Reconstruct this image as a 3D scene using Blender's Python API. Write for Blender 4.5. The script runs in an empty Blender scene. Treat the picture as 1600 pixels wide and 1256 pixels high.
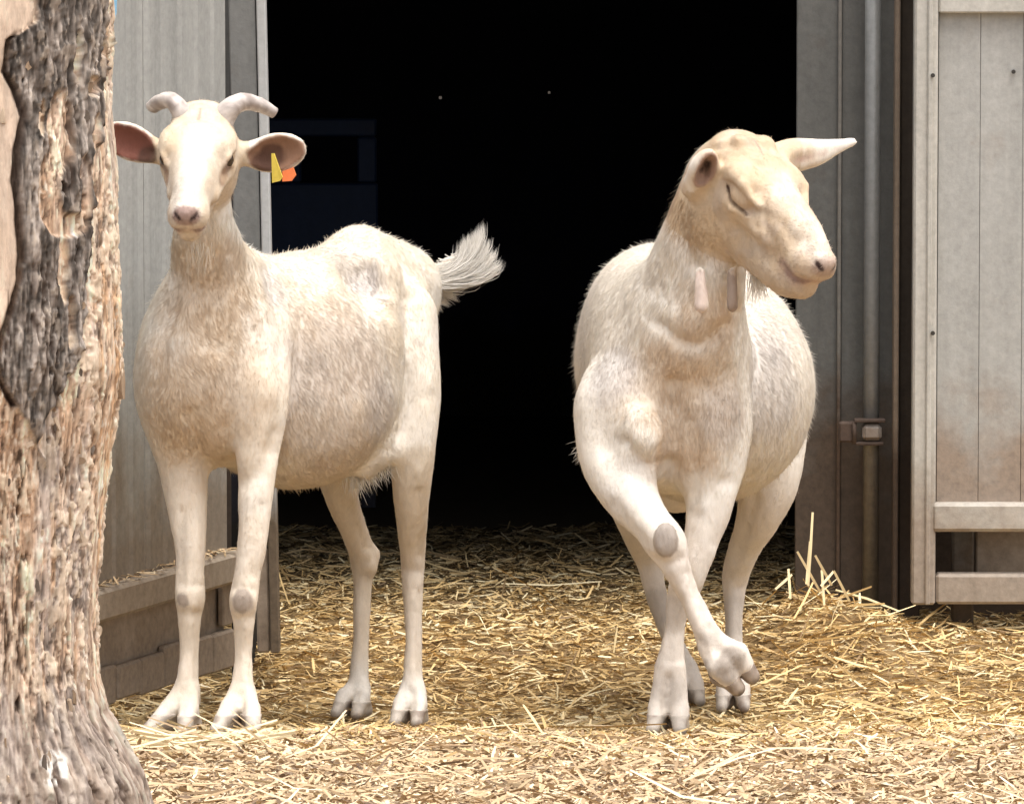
import bpy, math, random
import numpy as np
from mathutils import Vector, Matrix

random.seed(7)
RNG = np.random.default_rng(11)
SC = bpy.context.scene
COL = SC.collection

# ------------------------------------------------------------------ camera, sky, sun, exposure
CAM_H, CAM_D, PITCH = 1.35, 10.0, math.radians(4.76)
cam_data = bpy.data.cameras.new('camera')
cam_data.sensor_width = 36.0
cam_data.lens = 36.0 * 10000.0 / 1600.0          # long phone zoom
cam_data.clip_end = 400
cam = bpy.data.objects.new('camera', cam_data)
COL.objects.link(cam)
cam.location = (0, -CAM_D, CAM_H)
cam.rotation_euler = (math.pi / 2 - PITCH, 0, 0)
SC.camera = cam

SUN_ELEV, SUN_AZ = math.radians(74), math.radians(140)   # azimuth clockwise from +Y: high, behind the camera and a little right
world = bpy.data.worlds.new('World')
SC.world = world
world.use_nodes = True
wn, wl = world.node_tree.nodes, world.node_tree.links
sky = wn.new('ShaderNodeTexSky')
sky.sky_type = 'NISHITA'
sky.sun_disc = False
sky.sun_elevation = SUN_ELEV
sky.sun_rotation = SUN_AZ
sky.dust_density = 5.0
sky.ozone_density = 0.6
hs = wn.new('ShaderNodeHueSaturation')            # hazy, nearly white overcast
hs.inputs['Saturation'].default_value = 0.35
wl.new(sky.outputs[0], hs.inputs['Color'])
wl.new(hs.outputs[0], wn['Background'].inputs[0])
wn['Background'].inputs[1].default_value = 0.14

sun_d = bpy.data.lights.new('sun', 'SUN')
sun_d.energy = 1.2
sun_d.angle = math.radians(50)
sun_d.color = (1.0, 0.94, 0.85)
sun = bpy.data.objects.new('sun', sun_d)
COL.objects.link(sun)
sdir = Vector((math.sin(SUN_AZ) * math.cos(SUN_ELEV), math.cos(SUN_AZ) * math.cos(SUN_ELEV), math.sin(SUN_ELEV)))
sun.rotation_euler = sdir.to_track_quat('Z', 'Y').to_euler()

SC.view_settings.view_transform = 'Standard'
SC.view_settings.look = 'None'
SC.view_settings.gamma = 1.0
SC.view_settings.exposure = 1.05
SC.render.engine = 'CYCLES'
SC.cycles.use_denoising = True
SC.cycles.max_bounces = 6
SC.cycles.diffuse_bounces = 4

# ------------------------------------------------------------------ helpers
_cp, _sp = math.cos(PITCH), math.sin(PITCH)
def P(px, py, d):
    """world point at depth d (metres behind the goats' front feet) that lies on the line of sight of a photo pixel"""
    x, v = (px - 800) / 10000.0, -(py - 628) / 10000.0
    dy, dz = _cp + v * _sp, -_sp + v * _cp
    t = (CAM_D + d) / dy
    return np.array([x * t, d, CAM_H + dz * t])

def hash3(i, j, k, s):
    n = (i * 374761393 + j * 668265263 + k * 2147483647 + s * 974634777) & 0xffffffff
    n = ((n ^ (n >> 13)) * 1274126177) & 0xffffffff
    return ((n ^ (n >> 16)) & 0xffff) / 65535.0
def vnoise(p, s=0):
    p = np.asarray(p, float)
    f = np.floor(p); i = f.astype(np.int64); t = p - f; t = t * t * (3 - 2 * t)
    r = 0
    for a in (0, 1):
        for b in (0, 1):
            for c in (0, 1):
                w = (t[..., 0] if a else 1 - t[..., 0]) * (t[..., 1] if b else 1 - t[..., 1]) * (t[..., 2] if c else 1 - t[..., 2])
                r = r + w * hash3(i[..., 0] + a, i[..., 1] + b, i[..., 2] + c, s)
    return r
def fbm(p, o=4, s=0):
    p = np.asarray(p, float); r, a, n = 0, 0.5, 0
    for q in range(o):
        r = r + a * vnoise(p * 2 ** q + 17.3 * q, s + q); n += a; a *= 0.55
    return r / n
def sstep(a, b, x):
    t = np.clip((x - a) / (b - a), 0, 1)
    return t * t * (3 - 2 * t)
def lerp(a, b, t):
    return a + (b - a) * t

def mesh_obj(name, V, F, mat, parent=None, smooth=False, col=None, uniform=None):
    me = bpy.data.meshes.new(name)
    V = np.asarray(V, np.float32)
    if uniform:                                    # F is an (n, uniform) array
        F = np.asarray(F, np.int32)
        me.vertices.add(len(V)); me.vertices.foreach_set('co', V.ravel())
        me.loops.add(F.size); me.loops.foreach_set('vertex_index', F.ravel())
        me.polygons.add(len(F)); me.polygons.foreach_set('loop_start', np.arange(len(F), dtype=np.int32) * uniform)
        me.update(calc_edges=True)
    else:
        me.from_pydata([tuple(map(float, v)) for v in V], [], [tuple(map(int, f)) for f in F])
    if smooth:
        me.polygons.foreach_set('use_smooth', np.ones(len(me.polygons), bool))
    if col is not None:
        at = me.color_attributes.new('tint', 'FLOAT_COLOR', 'POINT')
        c = np.ones((len(V), 4), np.float32); c[:, :3] = col
        at.data.foreach_set('color', c.ravel())
    me.materials.append(mat)
    me.validate()
    o = bpy.data.objects.new(name, me)
    COL.objects.link(o)
    if parent is not None:
        o.parent = parent
    return o

class MB:
    """collects boxes / tubes for one mesh"""
    def __init__(s): s.V, s.F = [], []
    def box(s, c, size, ax=None, bevel=0.0):
        c = np.asarray(c, float); h = np.asarray(size, float) / 2
        A = np.eye(3) if ax is None else np.asarray(ax, float)
        n0 = len(s.V)
        b = min(bevel, h.min() * 0.45)
        if b <= 0:
            for i in (-1, 1):
                for j in (-1, 1):
                    for k in (-1, 1):
                        s.V.append(c + A.T @ np.array([i * h[0], j * h[1], k * h[2]]))
            for f in ((0, 1, 3, 2), (4, 6, 7, 5), (0, 4, 5, 1), (2, 3, 7, 6), (0, 2, 6, 4), (1, 5, 7, 3)):
                s.F.append([n0 + q for q in f])
            return s
        idx = {}
        for i in (-1, 1):
            for j in (-1, 1):
                for k in (-1, 1):
                    for ax_ in range(3):
                        q = np.array([i * (h[0] - b), j * (h[1] - b), k * (h[2] - b)])
                        q[ax_] = (i, j, k)[ax_] * h[ax_]
                        idx[(i, j, k, ax_)] = len(s.V); s.V.append(c + A.T @ q)
        def quad(l):
            s.F.append(l)
        for a in range(3):
            u, v = [(1, 2), (2, 0), (0, 1)][a]
            for sg in (-1, 1):
                l = []
                for (su, sv) in ((-1, -1), (1, -1), (1, 1), (-1, 1)):
                    t = [0, 0, 0]; t[a] = sg; t[u] = su; t[v] = sv
                    l.append(idx[(t[0], t[1], t[2], a)])
                quad(l if sg > 0 else l[::-1])
        for a in range(3):                              # edges along axis a
            u, v = [(1, 2), (2, 0), (0, 1)][a]
            for su in (-1, 1):
                for sv in (-1, 1):
                    def g(sa, w):
                        t = [0, 0, 0]; t[a] = sa; t[u] = su; t[v] = sv
                        return idx[(t[0], t[1], t[2], w)]
                    l = [g(-1, u), g(1, u), g(1, v), g(-1, v)]
                    quad(l if su * sv < 0 else l[::-1])
        for i in (-1, 1):
            for j in (-1, 1):
                for k in (-1, 1):
                    l = [idx[(i, j, k, 0)], idx[(i, j, k, 1)], idx[(i, j, k, 2)]]
                    s.F.append(l if i * j * k > 0 else l[::-1])
        return s
    def tube(s, pts, rad, n=12, cap=True, flat=1.0):
        pts = [np.asarray(p, float) for p in pts]
        if np.isscalar(rad): rad = [rad] * len(pts)
        n0 = len(s.V); ref = np.array([0.13, 0.31, 0.94])
        for i, p in enumerate(pts):
            t = pts[min(i + 1, len(pts) - 1)] - pts[max(i - 1, 0)]; t = t / (np.linalg.norm(t) + 1e-9)
            if abs(t @ ref) > 0.95: ref = np.array([0.9, 0.3, 0.1])
            u = np.cross(ref, t); u /= np.linalg.norm(u); w = np.cross(t, u)
            for q in range(n):
                a = 2 * math.pi * q / n
                s.V.append(p + rad[i] * (math.cos(a) * u + flat * math.sin(a) * w))
        for i in range(len(pts) - 1):
            for q in range(n):
                a, b = n0 + i * n + q, n0 + i * n + (q + 1) % n
                s.F.append([a, b, b + n, a + n])
        if cap:
            s.F.append([n0 + q for q in range(n)][::-1])
            s.F.append([n0 + (len(pts) - 1) * n + q for q in range(n)])
        return s
    def build(s, name, mat, parent=None, smooth=False):
        return mesh_obj(name, s.V, s.F, mat, parent, smooth)

def empty(name, loc=(0, 0, 0)):
    o = bpy.data.objects.new(name, None)
    o.empty_display_size = 0.1
    COL.objects.link(o)
    return o
def tag(o, label=None, cat=None, group=None, kind=None):
    if label: o['label'] = label
    if cat: o['category'] = cat
    if group: o['group'] = group
    if kind: o['kind'] = kind
    return o

# ------------------------------------------------------------------ materials
def mat_base(name, rough=0.7):
    m = bpy.data.materials.new(name); m.use_nodes = True
    nt = m.node_tree; b = nt.nodes['Principled BSDF']
    b.inputs['Roughness'].default_value = rough
    b.inputs['Specular IOR Level'].default_value = 0.25
    return m, nt, b
def N(nt, kind, **kw):
    n = nt.nodes.new(kind)
    for k, v in kw.items():
        if k in n.inputs: n.inputs[k].default_value = v
        else: setattr(n, k, v)
    return n
def ramp(nt, fac, stops):
    r = nt.nodes.new('ShaderNodeValToRGB')
    e = r.color_ramp.elements
    while len(e) < len(stops): e.new(0.5)
    for q, (p, c) in zip(e, stops):
        q.position = p; q.color = (*c, 1)
    nt.links.new(fac, r.inputs[0])
    return r.outputs[0]
def mix(nt, fac, a, b, mode='MIX'):
    m = nt.nodes.new('ShaderNodeMix'); m.data_type = 'RGBA'; m.blend_type = mode
    for s, v in ((m.inputs[0], fac), (m.inputs[6], a), (m.inputs[7], b)):
        if hasattr(v, 'is_linked'): nt.links.new(v, s)
        elif isinstance(v, tuple): s.default_value = (*v, 1)
        else: s.default_value = v
    return m.outputs[2]
def coords(nt, scale=(1, 1, 1), kind='Object'):
    tc = nt.nodes.new('ShaderNodeTexCoord'); mp = nt.nodes.new('ShaderNodeMapping')
    mp.inputs['Scale'].default_value = scale
    nt.links.new(tc.outputs[kind], mp.inputs[0])
    return mp.outputs[0]
def noise(nt, vec, scale, detail=4, rough=0.55):
    n = N(nt, 'ShaderNodeTexNoise', Scale=scale, Detail=detail, Roughness=rough)
    nt.links.new(vec, n.inputs['Vector'])
    return n.outputs['Fac']
def bump(nt, b, h, strength=0.4, dist=0.01):
    n = N(nt, 'ShaderNodeBump', Strength=strength, Distance=dist)
    nt.links.new(h, n.inputs['Height']); nt.links.new(n.outputs[0], b.inputs['Normal'])

def mat_weathered(name, c0, c1, dirt, dirt_z=(0.0, 0.6), streak=(30, 30, 1.5), rough=0.75, metal=0.0, dirt_amt=1.0):
    """sheet or board, streaky along z, caked with dirt low down (stain with a ragged edge)"""
    m, nt, b = mat_base(name, rough)
    geo = nt.nodes.new('ShaderNodeNewGeometry')
    mp = N(nt, 'ShaderNodeMapping'); mp.inputs['Scale'].default_value = streak
    nt.links.new(geo.outputs['Position'], mp.inputs[0])
    n1 = noise(nt, mp.outputs[0], 1.0, 6, 0.65)
    n2 = noise(nt, geo.outputs['Position'], 9.0, 6, 0.6)
    n3 = noise(nt, geo.outputs['Position'], 70.0, 5, 0.7)
    c = ramp(nt, n1, [(0.3, c0), (0.7, c1)])
    c = mix(nt, 0.35, c, ramp(nt, n3, [(0.3, tuple(x * 0.6 for x in c0)), (0.7, c1)]))
    sx = N(nt, 'ShaderNodeSeparateXYZ'); nt.links.new(geo.outputs['Position'], sx.inputs[0])
    mr = N(nt, 'ShaderNodeMapRange'); mr.inputs[1].default_value = dirt_z[0]; mr.inputs[2].default_value = dirt_z[1]
    mr.inputs[3].default_value = 1.0; mr.inputs[4].default_value = 0.0
    nt.links.new(sx.outputs[2], mr.inputs[0])
    ad = N(nt, 'ShaderNodeMath', operation='ADD'); nt.links.new(mr.outputs[0], ad.inputs[0]); nt.links.new(n2, ad.inputs[1])
    f = ramp(nt, ad.outputs[0], [(0.62, (0, 0, 0)), (1.15 if dirt_amt > 1 else 0.98, (dirt_amt,) * 3)])
    dn = ramp(nt, n3, [(0.25, tuple(x * 0.55 for x in dirt)), (0.75, dirt)])
    nt.links.new(mix(nt, f, c, dn), b.inputs['Base Color'])
    b.inputs['Metallic'].default_value = metal
    bump(nt, b, n3, 0.25, 0.003)
    return m

M = {}
M['door_sheet'] = mat_weathered('door_sheet', (0.28, 0.278, 0.262), (0.42, 0.415, 0.39), (0.30, 0.24, 0.18), (0.05, 0.5), (22, 22, 1.0), dirt_amt=.8)
M['door_rail'] = mat_weathered('door_rail', (0.42, 0.37, 0.31), (0.58, 0.52, 0.44), (0.40, 0.32, 0.24), (0.0, 0.4), (3, 3, 12), dirt_amt=.8)
M['kick_board'] = mat_weathered('kick_board', (0.34, 0.275, 0.215), (0.56, 0.46, 0.365), (0.36, 0.285, 0.215), (-0.2, 0.3), (14, 14, 45), 0.9)
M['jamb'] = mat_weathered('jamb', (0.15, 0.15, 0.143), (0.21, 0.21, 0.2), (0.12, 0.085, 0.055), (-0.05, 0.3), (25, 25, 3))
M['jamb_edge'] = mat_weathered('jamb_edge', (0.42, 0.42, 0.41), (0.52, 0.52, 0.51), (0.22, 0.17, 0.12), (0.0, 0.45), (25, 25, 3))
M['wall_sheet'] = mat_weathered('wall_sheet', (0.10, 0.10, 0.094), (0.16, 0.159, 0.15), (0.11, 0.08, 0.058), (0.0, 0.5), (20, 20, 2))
M['gate_frame'] = mat_weathered('gate_frame', (0.40, 0.38, 0.335), (0.60, 0.575, 0.52), (0.36, 0.27, 0.2), (-0.1, 0.4), (25, 25, 3), 0.6, dirt_amt=.7)
M['gate_sheet'] = mat_weathered('gate_sheet', (0.36, 0.355, 0.332), (0.48, 0.473, 0.445), (0.34, 0.23, 0.15), (0.1, 0.5), (30, 30, 2.5), dirt_amt=.7)
M['pipe'] = mat_weathered('pipe', (0.2, 0.2, 0.19), (0.28, 0.28, 0.27), (0.2, 0.175, 0.145), (0.0, 0.5), (25, 25, 3), 0.45, 0.3)
M['dark_wood'] = mat_weathered('dark_wood', (0.05, 0.04, 0.032), (0.1, 0.08, 0.062), (0.06, 0.042, 0.03), (0, 0.5), (30, 30, 2))
M['brown_edge'] = mat_weathered('brown_edge', (0.17, 0.13, 0.095), (0.27, 0.21, 0.16), (0.1, 0.07, 0.05), (0, 0.45), (30, 30, 2))
M['rust'] = mat_weathered('rust', (0.075, 0.05, 0.038), (0.15, 0.105, 0.08), (0.1, 0.07, 0.055), (0, 0.6), (40, 40, 40), 0.85)
M['pale_metal'] = mat_weathered('pale_metal', (0.3, 0.27, 0.24), (0.45, 0.42, 0.38), (0.2, 0.13, 0.09), (0, 0.5), (40, 40, 40), 0.5)
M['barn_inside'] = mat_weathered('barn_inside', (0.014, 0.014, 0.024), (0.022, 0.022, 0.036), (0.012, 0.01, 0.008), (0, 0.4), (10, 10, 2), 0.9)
M['blue_paint'] = mat_weathered('blue_paint', (0.006, 0.016, 0.045), (0.009, 0.022, 0.06), (0.02, 0.02, 0.03), (0, 0.4), (10, 10, 2), 0.6)
M['screw'] = mat_base('screw', 0.5)[0]
M['screw'].node_tree.nodes['Principled BSDF'].inputs['Base Color'].default_value = (0.05, 0.045, 0.04, 1)

def mat_tint(name, rough=0.65, sheen=0.0, nscale=0, amt=0.15, bump_s=0.0, spec=0.25, scale=(1, 1, 1), sub=0.0):
    m, nt, b = mat_base(name, rough)
    b.inputs['Specular IOR Level'].default_value = spec
    at = nt.nodes.new('ShaderNodeVertexColor'); at.layer_name = 'tint'
    c = at.outputs[0]
    if nscale:
        v = coords(nt, scale)
        n = noise(nt, v, nscale, 5, 0.65)
        c = mix(nt, amt, c, ramp(nt, n, [(0.25, (0.25, 0.25, 0.25)), (0.75, (1.0, 1.0, 1.0))]), 'MULTIPLY')
        if bump_s: bump(nt, b, n, bump_s, 0.004)
    nt.links.new(c, b.inputs['Base Color'])
    b.inputs['Sheen Weight'].default_value = sheen
    b.inputs['Sheen Roughness'].default_value = 0.45
    b.inputs['Sheen Tint'].default_value = (1.0, 0.97, 0.92, 1)
    if sub:
        b.inputs['Subsurface Weight'].default_value = sub
        b.inputs['Subsurface Radius'].default_value = (0.02, 0.01, 0.006)
        b.inputs['Subsurface Scale'].default_value = 0.5
    return m
M['skin'] = mat_tint('skin', 0.7, 0.2, 130, 0.2, 0.25, 0.15, (1, 1, .45))
M['hair'] = mat_tint('hair', 0.6, 0.2, 70, 0.16, 0, 0.2, (1, 1, .25))
def see_through(m, f):
    nt = m.node_tree; pb = nt.nodes['Principled BSDF']; out = nt.nodes['Material Output']
    tr = nt.nodes.new('ShaderNodeBsdfTranslucent'); mx = nt.nodes.new('ShaderNodeMixShader'); mx.inputs[0].default_value = f
    nt.links.new(pb.inputs['Base Color'].links[0].from_socket, tr.inputs['Color'])
    nt.links.new(pb.outputs[0], mx.inputs[1]); nt.links.new(tr.outputs[0], mx.inputs[2]); nt.links.new(mx.outputs[0], out.inputs[0])
see_through(M['hair'], .45)
M['hoof'] = mat_tint('hoof', 0.5, 0.0, 90, 0.4, 0.2, 0.35)
M['horn'] = mat_tint('horn', 0.5, 0.0, 60, 0.35, 0.25, 0.35)
M['straw'] = mat_tint('straw', 0.6, 0.0, 0, 0, 0, 0.3)
M['bark'] = mat_tint('bark', 0.85, 0.0, 110, 0.45, 0.5, 0.15, (1, 1, 0.25))
M['earth'] = mat_tint('earth', 0.95, 0.0, 60, 0.6, 0.6, 0.1)
def plain(name, c, rough=0.5, spec=0.3):
    m, nt, b = mat_base(name, rough)
    n = noise(nt, coords(nt), 120, 3)
    nt.links.new(ramp(nt, n, [(0.2, tuple(x * 0.8 for x in c)), (0.8, c)]), b.inputs['Base Color'])
    b.inputs['Specular IOR Level'].default_value = spec
    return m
M['tag_yellow'] = plain('tag_yellow', (0.72, 0.55, 0.09))
M['tag_orange'] = plain('tag_orange', (0.85, 0.22, 0.07))
M['eye'] = plain('eye', (0.05, 0.03, 0.015), 0.12, 0.6)
M['blue_strap'] = plain('blue_strap', (0.3, 0.6, 0.85))

# ------------------------------------------------------------------ ground
_gd = [-30, -9, -3, -2, 0, .3, .45, .7, .85, 1.1, 1.3, 2.0, 4.0, 12, 60]
_gz = [.60, .40, .222, .142, -.015, -.054, -.066, -.072, -.060, -.032, -.008, .025, .05, .05, .05]
_dd = np.linspace(-30, 60, 9001)
_zz = np.interp(_dd, _gd, _gz)
_ker = np.hanning(41); _ker /= _ker.sum()
_zz = np.convolve(np.pad(_zz, 20, 'edge'), _ker, 'valid')
def ground_z(x, d, rough=True):
    z = np.interp(d, _dd, _zz)
    if rough:
        q = np.stack([np.asarray(x, float) * 3.1, np.asarray(d, float) * 3.1, np.zeros_like(np.asarray(x, float))], -1)
        z = z + (fbm(q, 4, 5) - 0.5) * 0.018
    # straw banked up against the right door post
    hx, hd = 0.545, 1.22
    z = z + 0.074 * np.exp(-(((x - hx) / 0.13) ** 2 + ((d - hd) / 0.16) ** 2))
    return z

def build_ground():
    xs = np.unique(np.concatenate([np.linspace(-60, -4, 30), np.linspace(-4, 4, 260), np.linspace(4, 60, 30)]))
    ds = np.unique(np.concatenate([np.linspace(-30, -4, 30), np.linspace(-4, 5, 300), np.linspace(5, 80, 30)]))
    X, Dp = np.meshgrid(xs, ds, indexing='ij')
    Z = ground_z(X, Dp)
    V = np.stack([X, Dp, Z], -1).reshape(-1, 3)
    n, m = X.shape
    I = np.arange(n * m).reshape(n, m)
    F = np.stack([I[:-1, :-1], I[1:, :-1], I[1:, 1:], I[:-1, 1:]], -1).reshape(-1, 4)
    q = fbm(V * 7, 4, 9)[:, None]
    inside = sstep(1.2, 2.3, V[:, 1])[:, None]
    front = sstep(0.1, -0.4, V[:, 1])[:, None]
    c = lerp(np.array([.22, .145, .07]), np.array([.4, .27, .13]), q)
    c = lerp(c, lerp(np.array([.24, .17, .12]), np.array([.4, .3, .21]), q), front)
    c = lerp(c, np.array([.03, .022, .014]), inside)  # barn's interior shade put into the ground colour
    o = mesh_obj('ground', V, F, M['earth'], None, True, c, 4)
    tag(o, kind='structure')
build_ground()

def ribbons(C, T, B, L, W, bend, col, name, mat, parent=None, seg=2, taper=0.6):
    """flat bent stalks: centre C, direction T, width direction B, length L, width W; bend along T x B"""
    n = len(C)
    Nn = np.cross(T, B)
    rows = []
    for s in range(seg + 1):
        u = s / seg * 2 - 1
        w = W * (1 - (1 - taper) * abs(u))
        mid = C + T * (u * L / 2)[:, None] - Nn * (bend * u * u)[:, None]
        rows.append(mid - B * (w / 2)[:, None]); rows.append(mid + B * (w / 2)[:, None])
    V = np.stack(rows, 1).reshape(-1, 3)
    k = 2 * (seg + 1)
    base = (np.arange(n) * k)[:, None]
    F = np.concatenate([base + np.array([2 * s, 2 * s + 1, 2 * s + 3, 2 * s + 2]) for s in range(seg)], 1).reshape(-1, 4)
    c = np.repeat(col, k, 0)
    return mesh_obj(name, V, F, mat, parent, False, c, 4)

def straw_cols(n, d, front):
    pal = np.array([[.74, .525, .245], [.82, .645, .36], [.63, .43, .185], [.46, .305, .13], [.25, .16, .078], [.87, .75, .48]])
    pal2 = np.array([[.60, .435, .255], [.73, .57, .365], [.50, .35, .20], [.38, .26, .15], [.20, .13, .078], [.82, .70, .48]])
    i = RNG.choice(6, n, p=[.27, .2, .2, .15, .1, .08])
    c = np.where(front[:, None], pal2[i], pal[i]) * RNG.uniform(.78, 1.12, (n, 1))
    indoor_shade = sstep(1.25, 2.35, d)[:, None]  # light falling off into the barn, painted into the straw colour
    return np.clip(lerp(c, c * 0.2, indoor_shade), 0, .95)

def build_litter(name, n, x0, x1, d0, d1, len_rng, wid_rng, tilt, label, lift=0.012, dens=None):
    x = RNG.uniform(x0, x1, n); d = RNG.uniform(d0, d1, n)
    if dens is not None:
        k = RNG.random(n) < dens(x, d); x, d = x[k], d[k]; n = len(x)
    a = RNG.uniform(0, 2 * math.pi, n)
    tl = RNG.normal(0, tilt, n)
    L = RNG.uniform(*len_rng, n) * RNG.uniform(.5, 1, n)
    W = RNG.uniform(*wid_rng, n)
    T = np.stack([np.cos(a) * np.cos(tl), np.sin(a) * np.cos(tl), np.sin(tl)], -1)
    roll = RNG.normal(0, .6, n)
    B0 = np.stack([-np.sin(a), np.cos(a), np.zeros(n)], -1)
    N0 = np.cross(T, B0)
    B = B0 * np.cos(roll)[:, None] + N0 * np.sin(roll)[:, None]
    z = ground_z(x, d) + np.abs(np.sin(tl)) * L / 2 * .75 + RNG.uniform(0.001, lift, n)
    C = np.stack([x, d, z], -1)
    front = (d + RNG.normal(0, .35, n) + .1 * np.sin(x * 5)) < -0.1
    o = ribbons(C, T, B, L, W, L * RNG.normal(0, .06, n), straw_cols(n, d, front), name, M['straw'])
    tag(o, label, 'straw', kind='stuff')
    return o
fr = build_litter('wood_chip_litter', 105000, -1.6, 1.6, -3.2, 0.35, (.010, .042), (.0025, .0065), .22, 'pale straw chaff and chips trodden over the foreground yard', .010)
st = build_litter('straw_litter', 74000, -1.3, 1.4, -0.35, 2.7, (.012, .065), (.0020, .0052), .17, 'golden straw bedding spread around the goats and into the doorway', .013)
ls = build_litter('long_straw', 1500, -1.3, 1.4, -2.6, 2.4, (.07, .24), (.003, .0055), .16, 'longer pale straw stalks scattered on top of the litter', .022)

# ------------------------------------------------------------------ barn
def wall_with_holes(x0, x1, z0, z1, y, holes, th):
    """back wall as a grid of quads with square pinholes left open"""
    xs = sorted({x0, x1, *[h[0] - h[2] for h in holes], *[h[0] + h[2] for h in holes]})
    zs = sorted({z0, z1, *[h[1] - h[2] for h in holes], *[h[1] + h[2] for h in holes]})
    mb = MB()
    for i in range(len(xs) - 1):
        for j in range(len(zs) - 1):
            cx, cz = (xs[i] + xs[i + 1]) / 2, (zs[j] + zs[j + 1]) / 2
            if any(abs(cx - h[0]) < h[2] and abs(cz - h[1]) < h[2] for h in holes): continue
            n0 = len(mb.V)
            for (a, b) in ((xs[i], zs[j]), (xs[i + 1], zs[j]), (xs[i + 1], zs[j + 1]), (xs[i], zs[j + 1])):
                mb.V.append(np.array([a, y, b]))
            mb.F.append([n0, n0 + 1, n0 + 2, n0 + 3])
    return mb

def build_barn():
    t = empty('barn')
    tag(t, 'dark open-fronted barn of grey metal sheeting behind the goats', 'barn')
    BX0, BX1, BY0, BY1, BZ = -1.6, 2.6, 1.62, 5.2, 2.5
    h1, h2 = P(688, 153, BY1), P(858, 145, BY1)
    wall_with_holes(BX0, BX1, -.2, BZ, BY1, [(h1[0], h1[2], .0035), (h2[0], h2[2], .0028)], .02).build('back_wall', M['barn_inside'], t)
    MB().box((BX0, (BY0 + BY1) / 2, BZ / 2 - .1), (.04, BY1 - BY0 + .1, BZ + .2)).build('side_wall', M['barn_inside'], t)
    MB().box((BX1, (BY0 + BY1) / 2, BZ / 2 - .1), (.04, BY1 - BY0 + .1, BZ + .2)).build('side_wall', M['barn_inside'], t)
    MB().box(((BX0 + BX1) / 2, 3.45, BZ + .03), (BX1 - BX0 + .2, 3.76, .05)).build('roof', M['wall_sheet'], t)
    # front: lintel over the opening, solid wall left and right of it
    xl = P(420, 600, 1.0)[0]; xr = P(1242, 600, 1.5)[0]
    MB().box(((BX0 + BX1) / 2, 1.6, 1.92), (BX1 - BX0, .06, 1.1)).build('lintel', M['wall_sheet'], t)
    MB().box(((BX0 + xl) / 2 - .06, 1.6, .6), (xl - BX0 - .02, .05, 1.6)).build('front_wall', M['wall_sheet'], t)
    # return from the left jamb back to the front wall
    MB().box((xl - .045, 1.24, .75), (.03, .72, 1.7)).build('door_return', M['barn_inside'], t)
    # right: dark sheets beside the opening
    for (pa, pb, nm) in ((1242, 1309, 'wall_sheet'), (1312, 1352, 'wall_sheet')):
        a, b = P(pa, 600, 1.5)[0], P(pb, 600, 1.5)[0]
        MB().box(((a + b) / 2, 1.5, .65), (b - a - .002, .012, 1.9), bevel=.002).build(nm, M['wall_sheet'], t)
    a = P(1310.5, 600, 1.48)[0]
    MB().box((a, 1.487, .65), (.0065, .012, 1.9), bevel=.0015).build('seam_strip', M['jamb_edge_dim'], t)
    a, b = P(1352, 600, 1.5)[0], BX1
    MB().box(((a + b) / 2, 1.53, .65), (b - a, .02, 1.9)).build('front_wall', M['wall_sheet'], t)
    # posts between pipe and gate
    a = P(1401, 600, 1.36)[0]
    MB().box((a, 1.40, .6), (.009, .05, 1.9), bevel=.002).build('edge_strip', M['brown_edge'], t)
    a, b = P(1406, 600, 1.4)[0], P(1440, 600, 1.4)[0]
    MB().box(((a + b) / 2, 1.44, .6), (b - a, .04, 1.9), bevel=.003).build('post', M['dark_wood'], t)
    return t
M['jamb_edge_dim'] = mat_weathered('seam', (0.16, 0.15, 0.135), (0.24, 0.225, 0.2), (0.12, 0.08, 0.055), (0, 0.6), (25, 25, 3))
build_barn()

def build_pipe():
    a = P(1362, 500, 1.44)
    t = empty('gate_pole')
    tag(t, 'round galvanised pole with a rusty latch between the goat and the gate', 'pole')
    MB().tube([(a[0], 1.44, -.1), (a[0], 1.44, .6), (a[0], 1.44, 1.7)], .0145, 20).build('pole', M['pipe'], t, True)
    c = P(1350, 675, 1.415)
    l0, l1 = P(1311, 675, 1.42), P(1338, 675, 1.42)
    lb = MB().box(((l0[0] + l1[0]) / 2, 1.425, c[2]), (l1[0] - l0[0], .03, .036), bevel=.003).build('latch_plate', M['rust'], t)
    p0 = P(1362, 675, 1.415)
    MB().box((p0[0], 1.418, c[2]), (.035, .034, .030), bevel=.007).build('latch_clamp', M['pale_metal'], lb)
    MB().tube([(l1[0] - .004, 1.405, c[2] - .021), (l1[0] - .004, 1.405, c[2] + .021)], .004, 10).build('latch_pin', M['rust'], lb, True)
    MB().box((p0[0] - .004, 1.416, c[2] - .02), (.05, .03, .006), bevel=.002).build('latch_bar', M['rust'], lb)
    MB().box((p0[0] - .004, 1.414, c[2] + .021), (.056, .03, .006), bevel=.002).build('latch_bar', M['rust'], lb)
build_pipe()

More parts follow.
